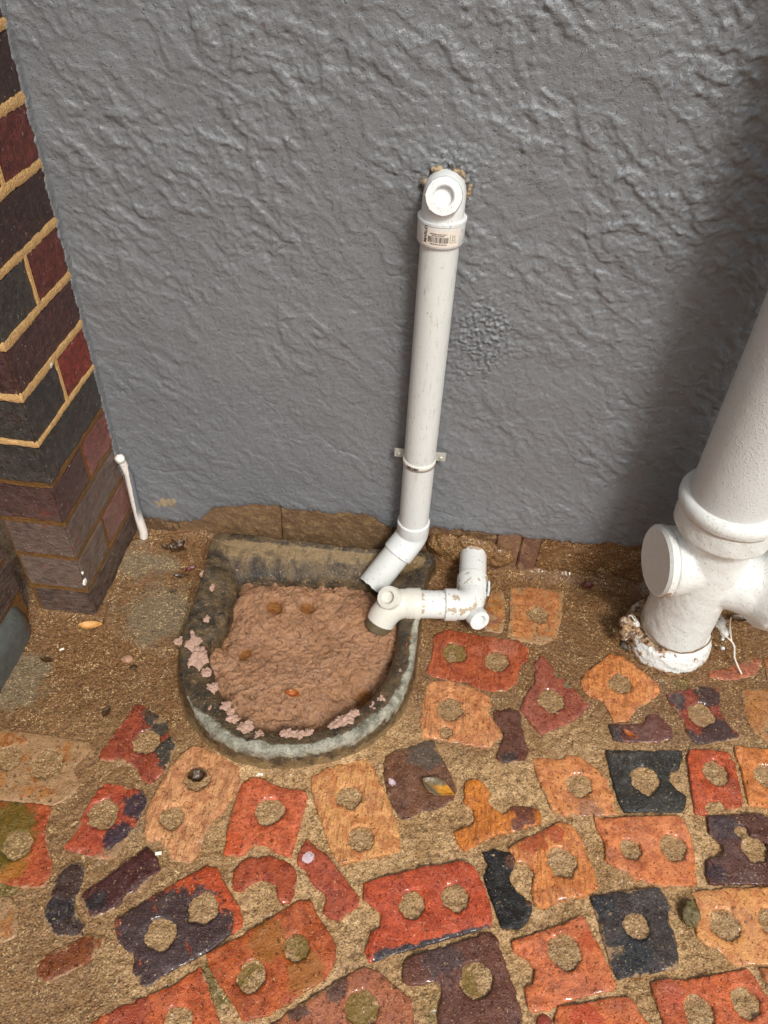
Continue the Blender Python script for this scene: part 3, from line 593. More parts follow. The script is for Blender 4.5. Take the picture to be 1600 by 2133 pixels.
def lump(name, c, r, m, parent, sd, sub=4, amp=.35, fr=.6):
    bm = bmesh.new(); bmesh.ops.create_icosphere(bm, subdivisions=sub, radius=1); co = np.array([v.co[:] for v in bm.verts])
    k = 1+amp*n3(co[:, 0]/fr, co[:, 1]/fr, co[:, 2]/fr, sd)+.5*amp*n3(co[:, 0]/(fr*.35), co[:, 1]/(fr*.35), co[:, 2]/(fr*.35), sd+3)
    k = np.maximum(k, .25)
    for v, q_, kk in zip(bm.verts, co, k): v.co = (q_[0]*r[0]*kk, q_[1]*r[1]*kk, q_[2]*r[2]*kk)
    o = link(name, bmesh_to(bm, name), m, parent); o.location = Vector(c)-(parent.location if parent else Vector((0, 0, 0))); 
    if parent: o.matrix_parent_inverse = Matrix.Identity(4)
    return o

# ------------------------------------------------------------------ the grey plastered wall with its brick plinth
wall = empty('plastered_wall', (0, YW+.1, 0), 'grey painted rough plaster wall above a strip of bare dirty brick', 'wall')
def edge_z(x):
    xp = [-.62,-.50,-.455,-.42,-.36,-.3,-.2,-.1,-.065,-.02,.1,.2,.35,.6,1.2]; zp = [.045,.036,.05,.086,.104,.11,.105,.112,.086,.098,.103,.098,.104,.11,.11]
    return np.interp(x, xp, zp)+.0055*fbm(x/.03, x*0, 3, 2)+.0035*fbm(x/.007, x*0, 2, 7)
def wall_relief(X, Z):
    wx = perlin(X/.05, Z/.05, 21)*.35; wz = perlin(X/.05, Z/.05, 22)*.35
    ca, sa = math.cos(.68), math.sin(.68); u = X*ca-Z*sa; v = X*sa+Z*ca
    coarse = sst(-.1, .75, X)*.6+sst(.3, .85, Z)*.5
    n1 = perlin(u/.044+wx*1.6, v/.021+wz*1.6, 31)+.22*perlin(u/.011, v/.009, 36); n2 = perlin(u/.027+wx*2, v/.016-wz*2, 32)+.3*perlin(X/.009, Z/.009, 37); n3_ = perlin(X/.020+wx*2, Z/.018+wz*2, 33)
    t1 = sst(-.02, .26, n1)*(1.0-.3*sst(.26, .9, n1))+.35*n1; t2 = sst(.06, .26, n2)*(1.0-.2*sst(.3, .9, n2)); t3 = sst(.12, .30, n3_)
    n4 = perlin(u/.06-wx*2, v/.030+wz*2, 35)+.2*perlin(X/.010, Z/.010, 38); t4 = sst(0, .12, n4)*(1-.8*sst(.12, .9, n4))
    patch = sst(-.2, .35, perlin(X/.16, Z/.13, 40)+.3*coarse)
    amp = .55+.85*coarse; nub = sst(.42, .62, perlin(X/.0065, Z/.0065, 44))*sst(-.1, .4, perlin(X/.09, Z/.09, 45))
    d = amp*(.0016*t1*(.45+.55*patch)+.0012*t2*patch+.0012*t4+.0017*t3*sst(.2, .9, coarse)*patch+.0012*nub)+.0030*perlin(X/.13, Z/.13, 50)+.0003*fbm(X/.006, Z/.006, 2, 41)
    cr = np.abs(perlin(X/.07+wx, Z/.05+wz, 60)); 
    for ln in ([(675,915),(700,935),(735,945),(762,962),(775,990),(768,1012)],[(300,972),(345,985),(390,978),(440,996)],[(328,1024),(338,1074)],[(1290,830),(1330,850),(1400,845)],[(1370,760),(1362,800),(1380,815)],[(905,1062),(960,1078),(1010,1075)]):
        L_ = [Wl(*p) for p in ln]; m_ = np.full(X.shape, 1e9)
        for a_1, b_1 in zip(L_[:-1], L_[1:]): m_ = np.minimum(m_, dpoly(X+.003*perlin(X/.01, Z/.01, 77), Z+.003*perlin(X/.01, Z/.01, 78), [(a_1[0], a_1[2]), (b_1[0], b_1[2])]))
        d = d-.0014*np.exp(-(m_/.0018)**2)
    d -= .0016*np.exp(-(cr/.012)**2)*sst(.0, .3, perlin(X/.12, Z/.12, 61))
    for (px, py, rx, rz, a) in [(1005,700,.052,.075,1.0),(945,365,.05,.035,1.0)]:
        c = Wl(px, py); q = np.exp(-((((X-c[0])/rx)**2+((Z-c[2])/rz)**2)*(1+.7*perlin(X/.03, Z/.03, 75)))**1.2)
        d = d*(1-q)+q*a*(.002+.0026*np.abs(perlin(X/.012, Z/.012, 70))+.0036*sst(-.05, .3, perlin(X/.0058, Z/.0058, 71))+.0018*perlin(X/.0040, Z/.0040, 72))
    return d
nx_, nz_ = 830, 520
xs = np.linspace(-.60, 1.2, nx_); X = np.repeat(xs[None], nz_, 0); v = np.linspace(0, 1, nz_)[:, None]
ez = edge_z(xs)[None]; Z = ez+(1.12-ez)*v
D = wall_relief(X, Z); k = np.exp(-(Z-ez)/.006); Y = YW-D-.002+.006*k
Y[0] = YW+.02
wm = grid('plaster', X, Y, Z); bare = 1.05*np.exp(-(Z-ez)/.007)*(.55+.6*perlin(X/.06, Z/.06, 3)); cb = Wl(345, 1045)
bare += .62*np.exp(-((X-cb[0])/.06)**2-((Z-cb[2]+.004)/.03)**2)+.8*np.exp(-((X+.583)/.007)**2)*sst(.34, .16, Z)
ct = Wl(926, 362); bare += .9*np.exp(-((X-ct[0])/.012)**2-((Z-ct[2])/.012)**2)
attr(wm, 'bare', bare); link('plaster', wm, M_wall, wall)
# the same plaster going on out of the picture: above, and to the right
for (xa, xb, za, zb) in [(-.60, 1.2, 1.12, 3.0), (1.2, 4.0, 0, 3.0)]:
    XX, ZZ = np.meshgrid(np.linspace(xa, xb, 90), np.linspace(za, zb, 90)); me = grid('plaster', XX, YW-.002-.0030*perlin(XX/.13, ZZ/.13, 50), ZZ); attr(me, 'bare', np.zeros(XX.size)); link('plaster', me, M_wall, wall)
def box(bm, a, b, bev=0.0):
    r = bmesh.ops.create_cube(bm, size=1); vs = r['verts']
    for q in vs: q.co = Vector([(a[i]+b[i])/2+q.co[i]*(b[i]-a[i]) for i in range(3)])
    if bev: bmesh.ops.bevel(bm, geom=list({e for q in vs for e in q.link_edges}), offset=bev, segments=2, affect='EDGES')
bm = bmesh.new(); box(bm, (-.62, YW+.016, -.05), (4, YW+.24, 3.0)); part('wall_core', bm, M_plinth, wall)
def rough_block(name, a, b, m, parent, sd, amp=.0018, bev=.003, cuts=None):
    bm = bmesh.new(); box(bm, a, b)
    for ax_ in range(3):                                       # split along each axis into about 8 mm cells, then wear
        n = max(1, int((b[ax_]-a[ax_])/(cuts or .009)))
        for k in range(1, n):
            co = [0, 0, 0]; co[ax_] = a[ax_]+(b[ax_]-a[ax_])*k/n; no = [0, 0, 0]; no[ax_] = 1
            bmesh.ops.bisect_plane(bm, geom=bm.verts[:]+bm.edges[:]+bm.faces[:], plane_co=co, plane_no=no)
    be = [e for e in bm.edges if len(e.link_faces) == 2 and e.calc_face_angle() > 1]
    bmesh.ops.bevel(bm, geom=be, offset=bev, segments=2, affect='EDGES')
    bm.normal_update()
    co = np.array([v.co[:] for v in bm.verts]); no = np.array([v.normal[:] for v in bm.verts])
    co = co+no*(amp*(n3(co[:, 0]/.02, co[:, 1]/.02, co[:, 2]/.02, sd)+.6*n3(co[:, 0]/.007, co[:, 1]/.007, co[:, 2]/.007, sd+4)))[:, None]
    for v, c in zip(bm.verts, co): v.co = c
    return part(name, bm, m, parent, 60)
# plinth course below the plaster
pj = [-.585,-.50,-.283,-.058,.145,.193,.232]
pc = [(100,76,54),(126,98,70),(116,90,64),(108,80,56),(130,94,70),(118,82,64)]
for k in range(len(pj)-1):
    s = NT('plinth_brick_clay'); c = s.mix(s.noise(50, 5, .7, seed=k), tuple(v_*.5 for v_ in lin(pc[k])), tuple(v_*1.5 for v_ in lin(pc[k])))
    c = s.mix(s.ramp(s.noise(75, 5, .7, .5, seed=k+5), .48, .6, 0, .85), c, lin((150, 120, 84))); c = s.mix(s.ramp(s.noise(130, 4, .7, seed=k+8), .66, .7), c, lin((206, 184, 148)))
    s.bump([(s.noise(110, 6, .72), .006), (s.noise(400, 3), .001)]); mt = s.out(c, .4, .5)
    rough_block('brick', (pj[k]+.0012, YW+.001+.0012*(k % 2), -.01), (pj[k+1]-.0012, YW+.014, .128), mt, wall, k, .0016, .002, cuts=.006)
bm = bmesh.new(); xs2 = np.arange(.232, 1.2, .003); zs2 = np.arange(-.01, .13, .003); XX, ZZ = np.meshgrid(xs2, zs2)
me = grid('mortar_band', XX, YW+.004-.004*fbm(XX/.03, ZZ/.03, 3, 6)-.0012*perlin(XX/.006, ZZ/.006, 2), ZZ); bm.free()
for nm, v_ in (('sand', 1.0), ('grey', .3), ('moss', .1)): attr(me, nm, [v_]*len(me.vertices))
link('mortar_band', me, M_mortar, wall)
# rough mortar lump where the lower pipe leaves the wall
bm = bmesh.new()
for (px, py, y, r) in [(975,1136,1.066,.026),(998,1140,1.066,.024),(925,1135,1.07,.03),(960,1150,1.068,.032),(1005,1150,1.066,.030),(1035,1160,1.068,.028),(900,1190,1.066,.022),(1000,1190,1.062,.02),(930,1170,1.066,.026),(1065,1205,1.068,.022),(1110,1215,1.07,.018),(1180,1215,1.072,.016)]:
    c = Wl(px, py, y); bmesh.ops.create_icosphere(bm, subdivisions=3, radius=1, matrix=Matrix.Translation(c) @ Matrix.Diagonal((r*1.2, r*.5, r, 1)))
me = remesh(bm, .0028, 3); displace(me, lambda x, y, z: .003*n3(x/.012, y/.012, z/.012, 3)+.0015*n3(x/.005, y/.005, z/.005, 6))
for nm, v_ in (('sand', 1.0), ('grey', .35), ('moss', .3)): attr(me, nm, [v_]*len(me.vertices))
link('mortar_patch', me, M_mortar, wall)

# ------------------------------------------------------------------ brick pier at the left and the one in front of it
pier = empty('brick_pier', (PX-.05, (PY+YW)/2, 0), 'dark maroon and charcoal brick pier with ochre pointing meeting the grey wall', 'pier')
PM = {'maroon': (100,46,38), 'brown': (78,50,46), 'char': (64,58,54), 'red': (128,52,40), 'plum': (84,56,54), 'grey': (96,76,68), 'dark': (62,42,38), 'rose': (128,70,62)}
pm = {k: mat_pier('pier_brick_'+k, c, i*3, 1.0, .5 if k in ('grey', 'plum', 'rose') else .4) for i, (k, c) in enumerate(PM.items())}
zj = [.0]+[.0725+.084*k for k in range(0, 18)]
plan = [('dark','dark',None),('grey','grey','rose'),('grey','grey',None),('maroon','brown','rose'),('char','char',None),('maroon','char','red'),('red','brown',None),('char','char','maroon'),
        ('maroon','dark',None),('brown','maroon','maroon'),('char','dark',None),('maroon','maroon','brown')]
FX = -.703
for i in range(len(zj)-1):
    za, zb = zj[i]+.0045, zj[i+1]-.0045; p = plan[i % len(plan)] if i < len(plan) else plan[(i*5) % len(plan)]
    if i == 0: za = -.02
    if i <= 10:
        fxl = FX+.001 if i > 2 else FX+.012-.002*i
        if p[2] is None:
            rough_block('brick', (fxl, PY, za), (PX, YW-.001, zb), pm[p[1]], pier, i)
        else:
            rough_block('brick', (fxl, PY, za), (PX, .9505, zb), pm[p[1]], pier, i)
            rough_block('brick', (fxl, .9585, za), (PX, YW-.001, zb), pm[p[2]], pier, i+30)
    else:
        bm = bmesh.new()
        if p[2] is None: box(bm, (FX, PY, za), (PX, YW-.001, zb), .003)
        else: box(bm, (FX, PY, za), (PX, .9505, zb), .003); 
        part('brick', bm, pm[p[1]], pier)
        if p[2] is not None:
            bm = bmesh.new(); box(bm, (FX, .9585, za), (PX, YW-.001, zb), .003); part('brick', bm, pm[p[2]], pier)
# pointing: flush bands, slightly proud and wavy, ochre above and browned by damp below
bm = bmesh.new(); box(bm, (FX+.006, PY+.003, -.03), (PX-.003, YW-.002, 1.49)); part('mortar_core', bm, M_jb, pier)
def pointing(z, m, sd, w=.0055, proud=.0012):
    bm = bmesh.new(); n = 170; path = []
    L1 = .11; L2 = YW-PY-.008
    for k in range(n+1):
        s_ = k/n*(L1+L2)
        path.append((PX-L1+s_, PY, 0) if s_ < L1 else (PX, PY+s_-L1, 1))
    prev = None
    for k, (x, y, f_) in enumerate(path):
        s_ = k/n*(L1+L2); hh = w*(1+.22*float(perlin(s_/.03, 0, sd))+.22*float(perlin(s_/.006, 3, sd))); dz = .0010*float(perlin(s_/.06, 1, sd)); pr = proud+.0008*float(perlin(s_/.012, 2, sd))
        if abs(s_-L1) < .004: dx, dy = .7*pr, -.7*pr
        elif s_ < L1: dx, dy = 0, -pr
        else: dx, dy = pr, 0
        ix, iy = (-.006, 0) if s_ > L1 else (0, .006)
        if abs(s_-L1) < .004: ix, iy = -.005, .005
        ring = [bm.verts.new((x+ix, y+iy, z+dz-hh*1.1)), bm.verts.new((x+dx*.3, y+dy*.3, z+dz-hh)), bm.verts.new((x+dx, y+dy, z+dz-hh*.4)), bm.verts.new((x+dx, y+dy, z+dz+hh*.4)), bm.verts.new((x+dx*.3, y+dy*.3, z+dz+hh)), bm.verts.new((x+ix, y+iy, z+dz+hh*1.1))]
        if prev:
            for q in range(5): bm.faces.new((prev[q], prev[q+1], ring[q+1], ring[q]))
        prev = ring
    part('pointing', bm, m, pier, 60)
for i in range(1, len(zj)-1):
    zz = zj[i]; pointing(zz, M_jy if zz > .39 else M_jb, i*2, .0064 if zz > .45 else (.0048 if zz > .39 else .0036), .0014 if zz > .39 else -.0006)
for i in range(len(zj)-1):
    if i > 10 or plan[i][2] is None: continue
    bm = bmesh.new(); w = .0048 if zj[i] > .39 else .002; box(bm, (PX-.006, .9545-w, zj[i]+.006), (PX+(.001 if zj[i] > .39 else -.0006), .9545+w*.6, zj[i+1]-.004), .0008); part('pointing', bm, M_jy if zj[i] > .3 else M_jb, pier)
for (px, py, w_, h_) in [(172, 1193, .0045, .003), (177, 1212, .002, .007), (105, 760, .003, .005)]:
    r0 = ray(px, py); t_ = PY/r0[1]; p_ = (r0[0]*t_, PY, r0[2]*t_+H)
    if p_[0] > PX: t_ = PX/r0[0]; p_ = (PX, r0[1]*t_, r0[2]*t_+H); dm = (.0022, h_, h_)
    else: dm = (w_, .0022, h_)
    lump('paint_splash', p_, dm, M_chip, pier, px, 3, .3)
# paint lapped from the wall on to the pier's return
zz = np.linspace(.12, 1.4, 400); wv = .018+.004*fbm(zz/.03, zz*0, 3, 4)+.0035*fbm(zz/.005, zz*0, 2, 8); wv = wv*sst(.12, .2, zz)
tt = np.linspace(0, 1, 8); ZZ = np.repeat(zz[:, None], 8, 1); YY = YW+.004-(tt[None]*(wv[:, None]+.004)); XX = PX+.0022*(1-tt[None]**6)+.0009*fbm(YY/.006, ZZ/.006, 2, 5)+.003*np.exp(-(YW-YY)/.004)
XX[:, -1] = PX-.004
me = grid('paint_return', XX, YY, ZZ); attr(me, 'bare', (.75*np.exp(-((tt[None]-1)/.2)**2)*(.3+.7*(perlin(ZZ/.04, YY/.01, 3) > .1))).ravel()); link('plaster', me, M_wall, wall)
# nearer pier, mostly out of the frame
near = empty('brick_pier', (-.79, .6, 0), 'corner of a nearer maroon brick pier on a rounded grey base at the left edge', 'pier')
NX = -.708
for i in range(1, 14):
    za, zb = .068+.084*(i-1)+.004, .068+.084*i-.004
    for (ya, yb) in ([(.622, .834), (.40, .613)] if i % 2 else [(.73, .834), (.51, .722), (.40, .501)]):
        if i < 7: rough_block('brick', (NX-.105, ya, za), (NX, yb, zb), pm[('maroon','plum','brown','dark')[(i+int(ya*10)) % 4]], near, i+int(ya*50), cuts=.012)
        else:
            bm = bmesh.new(); box(bm, (NX-.105, ya, za), (NX, yb, zb), .003); part('brick', bm, pm['brown'], near)
bm = bmesh.new(); box(bm, (NX-.10, .39, -.03), (NX-.003, .831, 1.16)); part('mortar_core', bm, M_jb, near)
# rounded base course: quarter-round nose
bm = bmesh.new(); n = 40; prof = [(NX-.1, .066), (NX-.012, .066), (NX+.002, .062), (NX+.012, .052), (NX+.019, .038), (NX+.022, .02), (NX+.022, -.02), (NX-.1, -.02)]
prev = None
for k in range(n+1):
    y = .36+(.815-.36)*k/n; f_ = 1-max(0, (y-.775)/.04)**2*.9 if y > .775 else 1
    ring = [bm.verts.new((NX-.1+(x-(NX-.1))*(1 if x < NX-.05 else (1-(1-f_)*.22))+.0012*float(n3(x*80, y*80, z*80, 2)), y, z+.001*float(perlin(y*60, x*90, 4)))) for x, z in prof]
    if prev:
        for q in range(len(prof)-1): bm.faces.new((prev[q], prev[q+1], ring[q+1], ring[q]))
    prev = ring
bm.faces.new(prev)
s = NT('slate_grey_base'); c = s.mix(s.noise(60, 5, .7), lin((48, 50, 50)), lin((104, 106, 100))); s.bump([(s.noise(120, 4), .0015)]); part('base_course', bm, s.out(c, .3, .5), near, 50)

# ------------------------------------------------------------------ gully basin
gul = empty('drain_gully', (-.18, .82, 0), 'horseshoe-shaped concrete drain gully against the foot of the grey wall', 'drain')
N = len(gO); cen = gI.mean(0); rings = []; lt = []; dr = []; pu = []
def inward(P, d):
    v = cen[None, :2]-P[:, :2]; L = np.linalg.norm(v, axis=1)[:, None]; Q = P.copy(); Q[:, :2] += v/L*d; return Q
ang = np.linspace(0, 1, N)
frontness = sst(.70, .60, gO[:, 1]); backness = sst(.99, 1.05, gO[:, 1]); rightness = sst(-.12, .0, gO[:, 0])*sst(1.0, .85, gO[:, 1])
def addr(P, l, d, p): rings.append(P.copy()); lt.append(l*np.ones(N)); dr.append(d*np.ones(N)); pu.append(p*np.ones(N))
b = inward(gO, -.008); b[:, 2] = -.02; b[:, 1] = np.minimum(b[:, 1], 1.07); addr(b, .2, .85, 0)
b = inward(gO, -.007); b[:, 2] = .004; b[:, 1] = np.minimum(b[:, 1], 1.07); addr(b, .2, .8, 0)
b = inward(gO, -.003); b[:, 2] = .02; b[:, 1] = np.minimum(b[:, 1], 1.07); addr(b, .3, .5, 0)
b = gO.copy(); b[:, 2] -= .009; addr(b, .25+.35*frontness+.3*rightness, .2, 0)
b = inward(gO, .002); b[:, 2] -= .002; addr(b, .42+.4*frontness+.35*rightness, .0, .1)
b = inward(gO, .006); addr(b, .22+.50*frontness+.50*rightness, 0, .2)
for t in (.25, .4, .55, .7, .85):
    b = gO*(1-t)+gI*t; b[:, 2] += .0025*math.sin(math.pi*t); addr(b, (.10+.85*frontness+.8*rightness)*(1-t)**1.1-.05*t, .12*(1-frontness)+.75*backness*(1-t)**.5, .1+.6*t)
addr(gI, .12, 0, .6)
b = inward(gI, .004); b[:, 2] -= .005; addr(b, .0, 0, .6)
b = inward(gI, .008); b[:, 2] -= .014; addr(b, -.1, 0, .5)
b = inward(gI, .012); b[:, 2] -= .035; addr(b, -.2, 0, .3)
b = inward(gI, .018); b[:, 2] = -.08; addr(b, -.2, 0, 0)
RR = np.array(rings); nr = len(RR)
X_, Y_, Z_ = RR[..., 0], RR[..., 1], RR[..., 2]
dn = .0016*n3(X_/.03, Y_/.03, Z_/.03, 1)+.0011*n3(X_/.009, Y_/.009, Z_/.009, 4)
X_ = X_+.8*dn; Z_ = Z_+dn; Y_ = np.minimum(Y_+.4*dn, 1.0705)
idx = np.arange(nr*N).reshape(nr, N); q = np.stack([idx[:-1], np.roll(idx[:-1], -1, 1), np.roll(idx[1:], -1, 1), idx[1:]], -1).reshape(-1, 4)
me = fastmesh('basin', np.stack([X_, Y_, Z_], -1), q); attr(me, 'light', np.array(lt)); attr(me, 'dirt', np.array(dr)); attr(me, 'pulp', np.array(pu))
bm = bmesh.new(); bm.from_mesh(me); bmesh.ops.recalc_face_normals(bm, faces=bm.faces); bm.to_mesh(me); bm.free()
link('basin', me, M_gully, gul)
# pulpy crust stuck along the rim
CR = [(395,1335,24,15),(412,1372,20,20),(430,1400,10,8),(445,1432,10,8),(470,1470,9,7),(484,1498,12,6),(512,1517,15,10),(540,1536,12,9),(600,1529,14,8),(625,1532,12,8),(700,1513,12,9),(722,1500,17,9),(738,1486,10,7),(780,1478,12,9),(795,1458,8,7),(440,1222,10,8),(425,1195,8,7),(430,1290,6,6),(852,1340,7,14),(437,1475,4,4),(643,1525,8,5),(480,1483,7,5)]
for k, (px, py, rx, ry) in enumerate(CR):
    z = .043; c = G(px, py, z); sx = .0009*rx; o = lump('crust', c, (sx*.85, .00105*ry, .0024), M_crust if k != 18 else M_amber, gul, k, 5, .72, .6)
# the pulp filling the basin
X, Y = np.meshgrid(np.arange(-.41, .02, .0016), np.arange(.60, 1.02, .0016))
Ip = [tuple(p[:2]) for p in inward(gI, .002)[::4]]
ins = inpoly(X, Y, Ip); dd = dpoly(X, Y, Ip)
rg = lambda a: 1-np.abs(a)
wx = .6*perlin(X/.02, Y/.02, 81); wy = .6*perlin(X/.02, Y/.02, 82)
Zs = .010+.015*perlin(X/.12, Y/.12, 80)+.0060*perlin(X/.028+wx, Y/.028+wy, 83)+.0052*(rg(perlin(X/.013+wx, Y/.011+wy, 84))-.6)+.0030*rg(perlin(X/.006+wx*.5, Y/.0055+wy*.5, 85))+.0008*perlin(X/.0032, Y/.0032, 86)
Zs += -.012*sst(-.18, -.02, X)-.006*sst(.7, .62, Y)+.006*sst(.84, .93, Y)-.010*np.exp(-dd/.008)-.014*sst(.1, .45, perlin(X/.02, Y/.02, 90))*np.exp(-dd/.014)-.022*np.exp(-dd/.012)*sst(.88, .95, Y)*sst(-.5, .5, perlin(X/.03, Y/.03, 92)+.25)
pit = np.zeros_like(X)
for (px, py, r, a) in [(572,1264,.017,.012),(640,1257,.015,.014),(508,1353,.011,.012),(768,1440,.024,.014),(718,1393,.012,.007),(537,1288,.005,.008),(520,1340,.012,.004),(650,1495,.008,.004)]:
    c = G(px, py, .022); g_ = np.exp(-(((X-c[0])**2+(Y-c[1])**2)/(r*r))**1.6); Zs -= a*g_; pit += g_*(1 if a > .01 else .4)
cc = G(500, 1235, .03); Zs += .010*np.exp(-((X-cc[0])**2+(Y-cc[1])**2)/.0008)
keep = ins[:-1, :-1] & ins[1:, 1:] & ins[1:, :-1] & ins[:-1, 1:]
me = grid('drain_sludge', X, Y, Zs, keep); attr(me, 'pit', pit)
bm = bmesh.new(); bm.from_mesh(me); bmesh.ops.delete(bm, geom=[v for v in bm.verts if not v.link_faces], context='VERTS'); bm.to_mesh(me); bm.free()
sl = link('drain_sludge', me, M_sludge); tag(sl, 'pinkish brown fibrous pulp filling the concrete drain gully', 'sludge', 'stuff')

# ------------------------------------------------------------------ upper waste pipe
ux, uy, ur = -.0195, 1.036, .0275
wp = empty('waste_pipe', (ux, uy, .13), 'tall white plastic waste pipe on the grey wall, angled into the gully', 'pipe')
zc0, zc1 = Wl(918, 520, 1.005)[2], Wl(918, 470, 1.005)[2]
ze = Wl(922, 418, 1.0)[2]
bm = bmesh.new(); tube(bm, [(ux, uy, .135), (ux, uy, .3), (ux, uy, .5), (ux, uy, zc0+.01)], ur); part('pipe', bm, M_pvc, wp)
bm = bmesh.new(); lathe(bm, [(ur, 0), (.0315, 0), (.0328, .002), (.0328, zc1-zc0-.003), (.0338, zc1-zc0-.002), (.0338, zc1-zc0+.001), (.029, zc1-zc0+.001), (.029, zc1-zc0-.004)], (ux, uy, zc0), (0, 0, 1), 64); cp = part('coupling', bm, M_fit, wp)
bm = bmesh.new(); pts = [(ux, uy, zc1-.01), (ux, uy, zc1+.004)]+arc((ux, uy, ze-.030), (ux, uy, ze-.012), (ux, uy+.022, ze-.012), 10)+[(ux, uy+.06, ze-.012)]
tube(bm, pts, .0292, 48); part('elbow', bm, M_fit, wp)
cap_c = Vector((ux, uy-.0265, ze+.002)); cap_n = Vector((0.0, -.93, .37)).normalized()
def capfit(c, n, r, m, parent, nm='access_cap', ribs=True):
    bm = bmesh.new(); fn = (lambda rr, hh, t: rr*(1+.035*(math.cos(t*8) > .75)) if (rr > r*.9 and ribs) else rr)
    lathe(bm, [(r*.98, -.016), (r, -.012), (r, .002), (r*.95, .006), (r*.58, .0065), (r*.52, .005), (r*.50, -.002), (r*.47, -.003), (0, -.003)], c, n, 64, fn); return part(nm, bm, m, parent, 40)
capfit(cap_c, cap_n, .0245, M_fit, wp)
bm = bmesh.new()
for k in range(26):
    t = 2*math.pi*k/26; rr = .030+.003*math.sin(k*2.3); bmesh.ops.create_icosphere(bm, subdivisions=2, radius=.0048+.0018*math.sin(k*1.7), matrix=Matrix.Translation((ux+rr*math.cos(t), YW-.006, ze-.012+rr*math.sin(t))))
me = remesh(bm, .0018, 2); displace(me, lambda x, y, z: .0025*n3(x/.008, y/.008, z/.008, 3)+.001*n3(x/.003, y/.003, z/.003, 5))
s = NT('flaking_sealant'); c = s.mix(s.ramp(s.noise(90, 4, .7), .42, .58), lin((70, 66, 62)), lin((176, 152, 116))); c = s.mix(s.ramp(s.noise(120, 4, .7, seed=4), .55, .6), c, lin((104, 106, 108))); s.bump([(s.noise(200, 4), .002)])
link('sealant', me, s.out(c, .6, .4), wp)
# bend and angled outlet
p0 = Vector((ux, uy, .112)); pe = Vector(Wl(772, 1222, .972)); dirn = (pe-p0).normalized()
bm = bmesh.new(); tube(bm, [(ux, uy, .152), (ux, uy, .150), (ux, uy, .126)]+arc((ux, uy, .124), tuple(p0), tuple(p0+dirn*.014), 8)+[tuple(p0+dirn*.045), tuple(p0+dirn*.047)], [.029]+[.0305]*2+[.0300]*9+[.0305, .029], 48); part('bend', bm, M_fit, wp, 30)
bm = bmesh.new(); L = (pe-p0).length
pts = [tuple(p0+dirn*t) for t in np.linspace(.036, L, 14)]
tube(bm, pts, .0272, 48, wall=.0028, cap1=False)
up_ = dirn.cross(Vector((0, 0, 1))).normalized()
for v in bm.verts:                                             # chipped, slanted lip
    t = (v.co-p0).dot(dirn)
    if t > L-.012:
        r_ = (v.co-(p0+dirn*t)); a = math.atan2(r_.dot(dirn.cross(up_)), r_.dot(up_)); v.co += dirn*(.006*math.sin(a+.6)+.0025*float(perlin(math.cos(a)*3, math.sin(a)*3, 2)))*((t-L+.012)/.012)
part('outlet_pipe', bm, M_pvc, wp, 40)
bm = bmesh.new(); tube(bm, [tuple(p0+dirn*t) for t in (.04, L*.6, L-.008)], .0243, 32, cap1=False, cap0=True); part('outlet_lining', bm, M_inner, wp)
# printed label on the coupling: bars and words bent round the pipe
def curved(name, parts_, R_, zc, m, parent, cy_=uy, cx_=ux):
    bm = bmesh.new()
    for (a0, a1, z0, z1) in parts_:
        n = max(2, int((a1-a0)/.06)+1); pr = None
        for k in range(n+1):
            a = a0+(a1-a0)*k/n; p = (cx_+R_*math.sin(a), cy_-R_*math.cos(a)); q_ = (bm.verts.new((p[0], p[1], zc+z0)), bm.verts.new((p[0], p[1], zc+z1)))
            if pr: bm.faces.new((pr[0], q_[0], q_[1], pr[1]))
            pr = q_
    return part(name, bm, m, parent)
zm = (zc0+zc1)/2; hh = (zc1-zc0)/2
lb = curved('label', [(-.78, .86, -hh*.78, hh*.6)], .0331, zm, M_label, cp); lb.matrix_parent_inverse = Matrix.Identity(4); lb.parent = cp
rb = random.Random(5); bars = []; a = -.50
while a < .34: w = rb.choice([.012, .02, .032]); bars.append((a, a+w, -hh*.42, hh*.06)); a += w+rb.choice([.012, .02, .03])
for z_, a0_, a1_ in ((.30, -.42, .28), (.16, -.34, .18), (-.55, -.40, .30)):
    a = a0_
    while a < a1_: w = rb.choice([.025, .04, .06]); bars.append((a, min(a+w, a1_), hh*z_-.0007, hh*z_+.0007)); a += w+.022
o = curved('print', bars, .0334, zm, M_ink, cp)
o = curved('print', [(.42, .45, -hh*.4, hh*.3), (.42, .76, -hh*.42, -hh*.36), (.52, .66, hh*.05, hh*.12), (.52, .55, -hh*.2, hh*.3), (.63, .66, -hh*.2, hh*.2), (.5, .68, -hh*.25, -hh*.18)], .0334, zm, M_inkg, cp)
def bent_text(txt, size, a0, z0, R_, m, parent, rot=True, cx_=ux, cy_=uy):
    cu = bpy.data.curves.new('txt', 'FONT'); cu.body = txt; cu.size = size; cu.resolution_u = 3; cu.offset = size*.02; o = bpy.data.objects.new('txt', cu); col.objects.link(o)
    bpy.context.view_layer.update(); dg = bpy.context.evaluated_depsgraph_get(); me = bpy.data.meshes.new_from_object(o.evaluated_get(dg)); bpy.data.objects.remove(o)
    for v in me.vertices:
        x, y = v.co.x, v.co.y
        if rot: x, y = -y, x
        a = a0+x/R_; v.co = (cx_+R_*math.sin(a), cy_-R_*math.cos(a), z0+y)
    me.materials.clear(); return link('lettering', me, m, parent, smooth=False)
bent_text('MARLEY', .0068, -.56, zm-hh*.55, .0335, M_ink, cp)
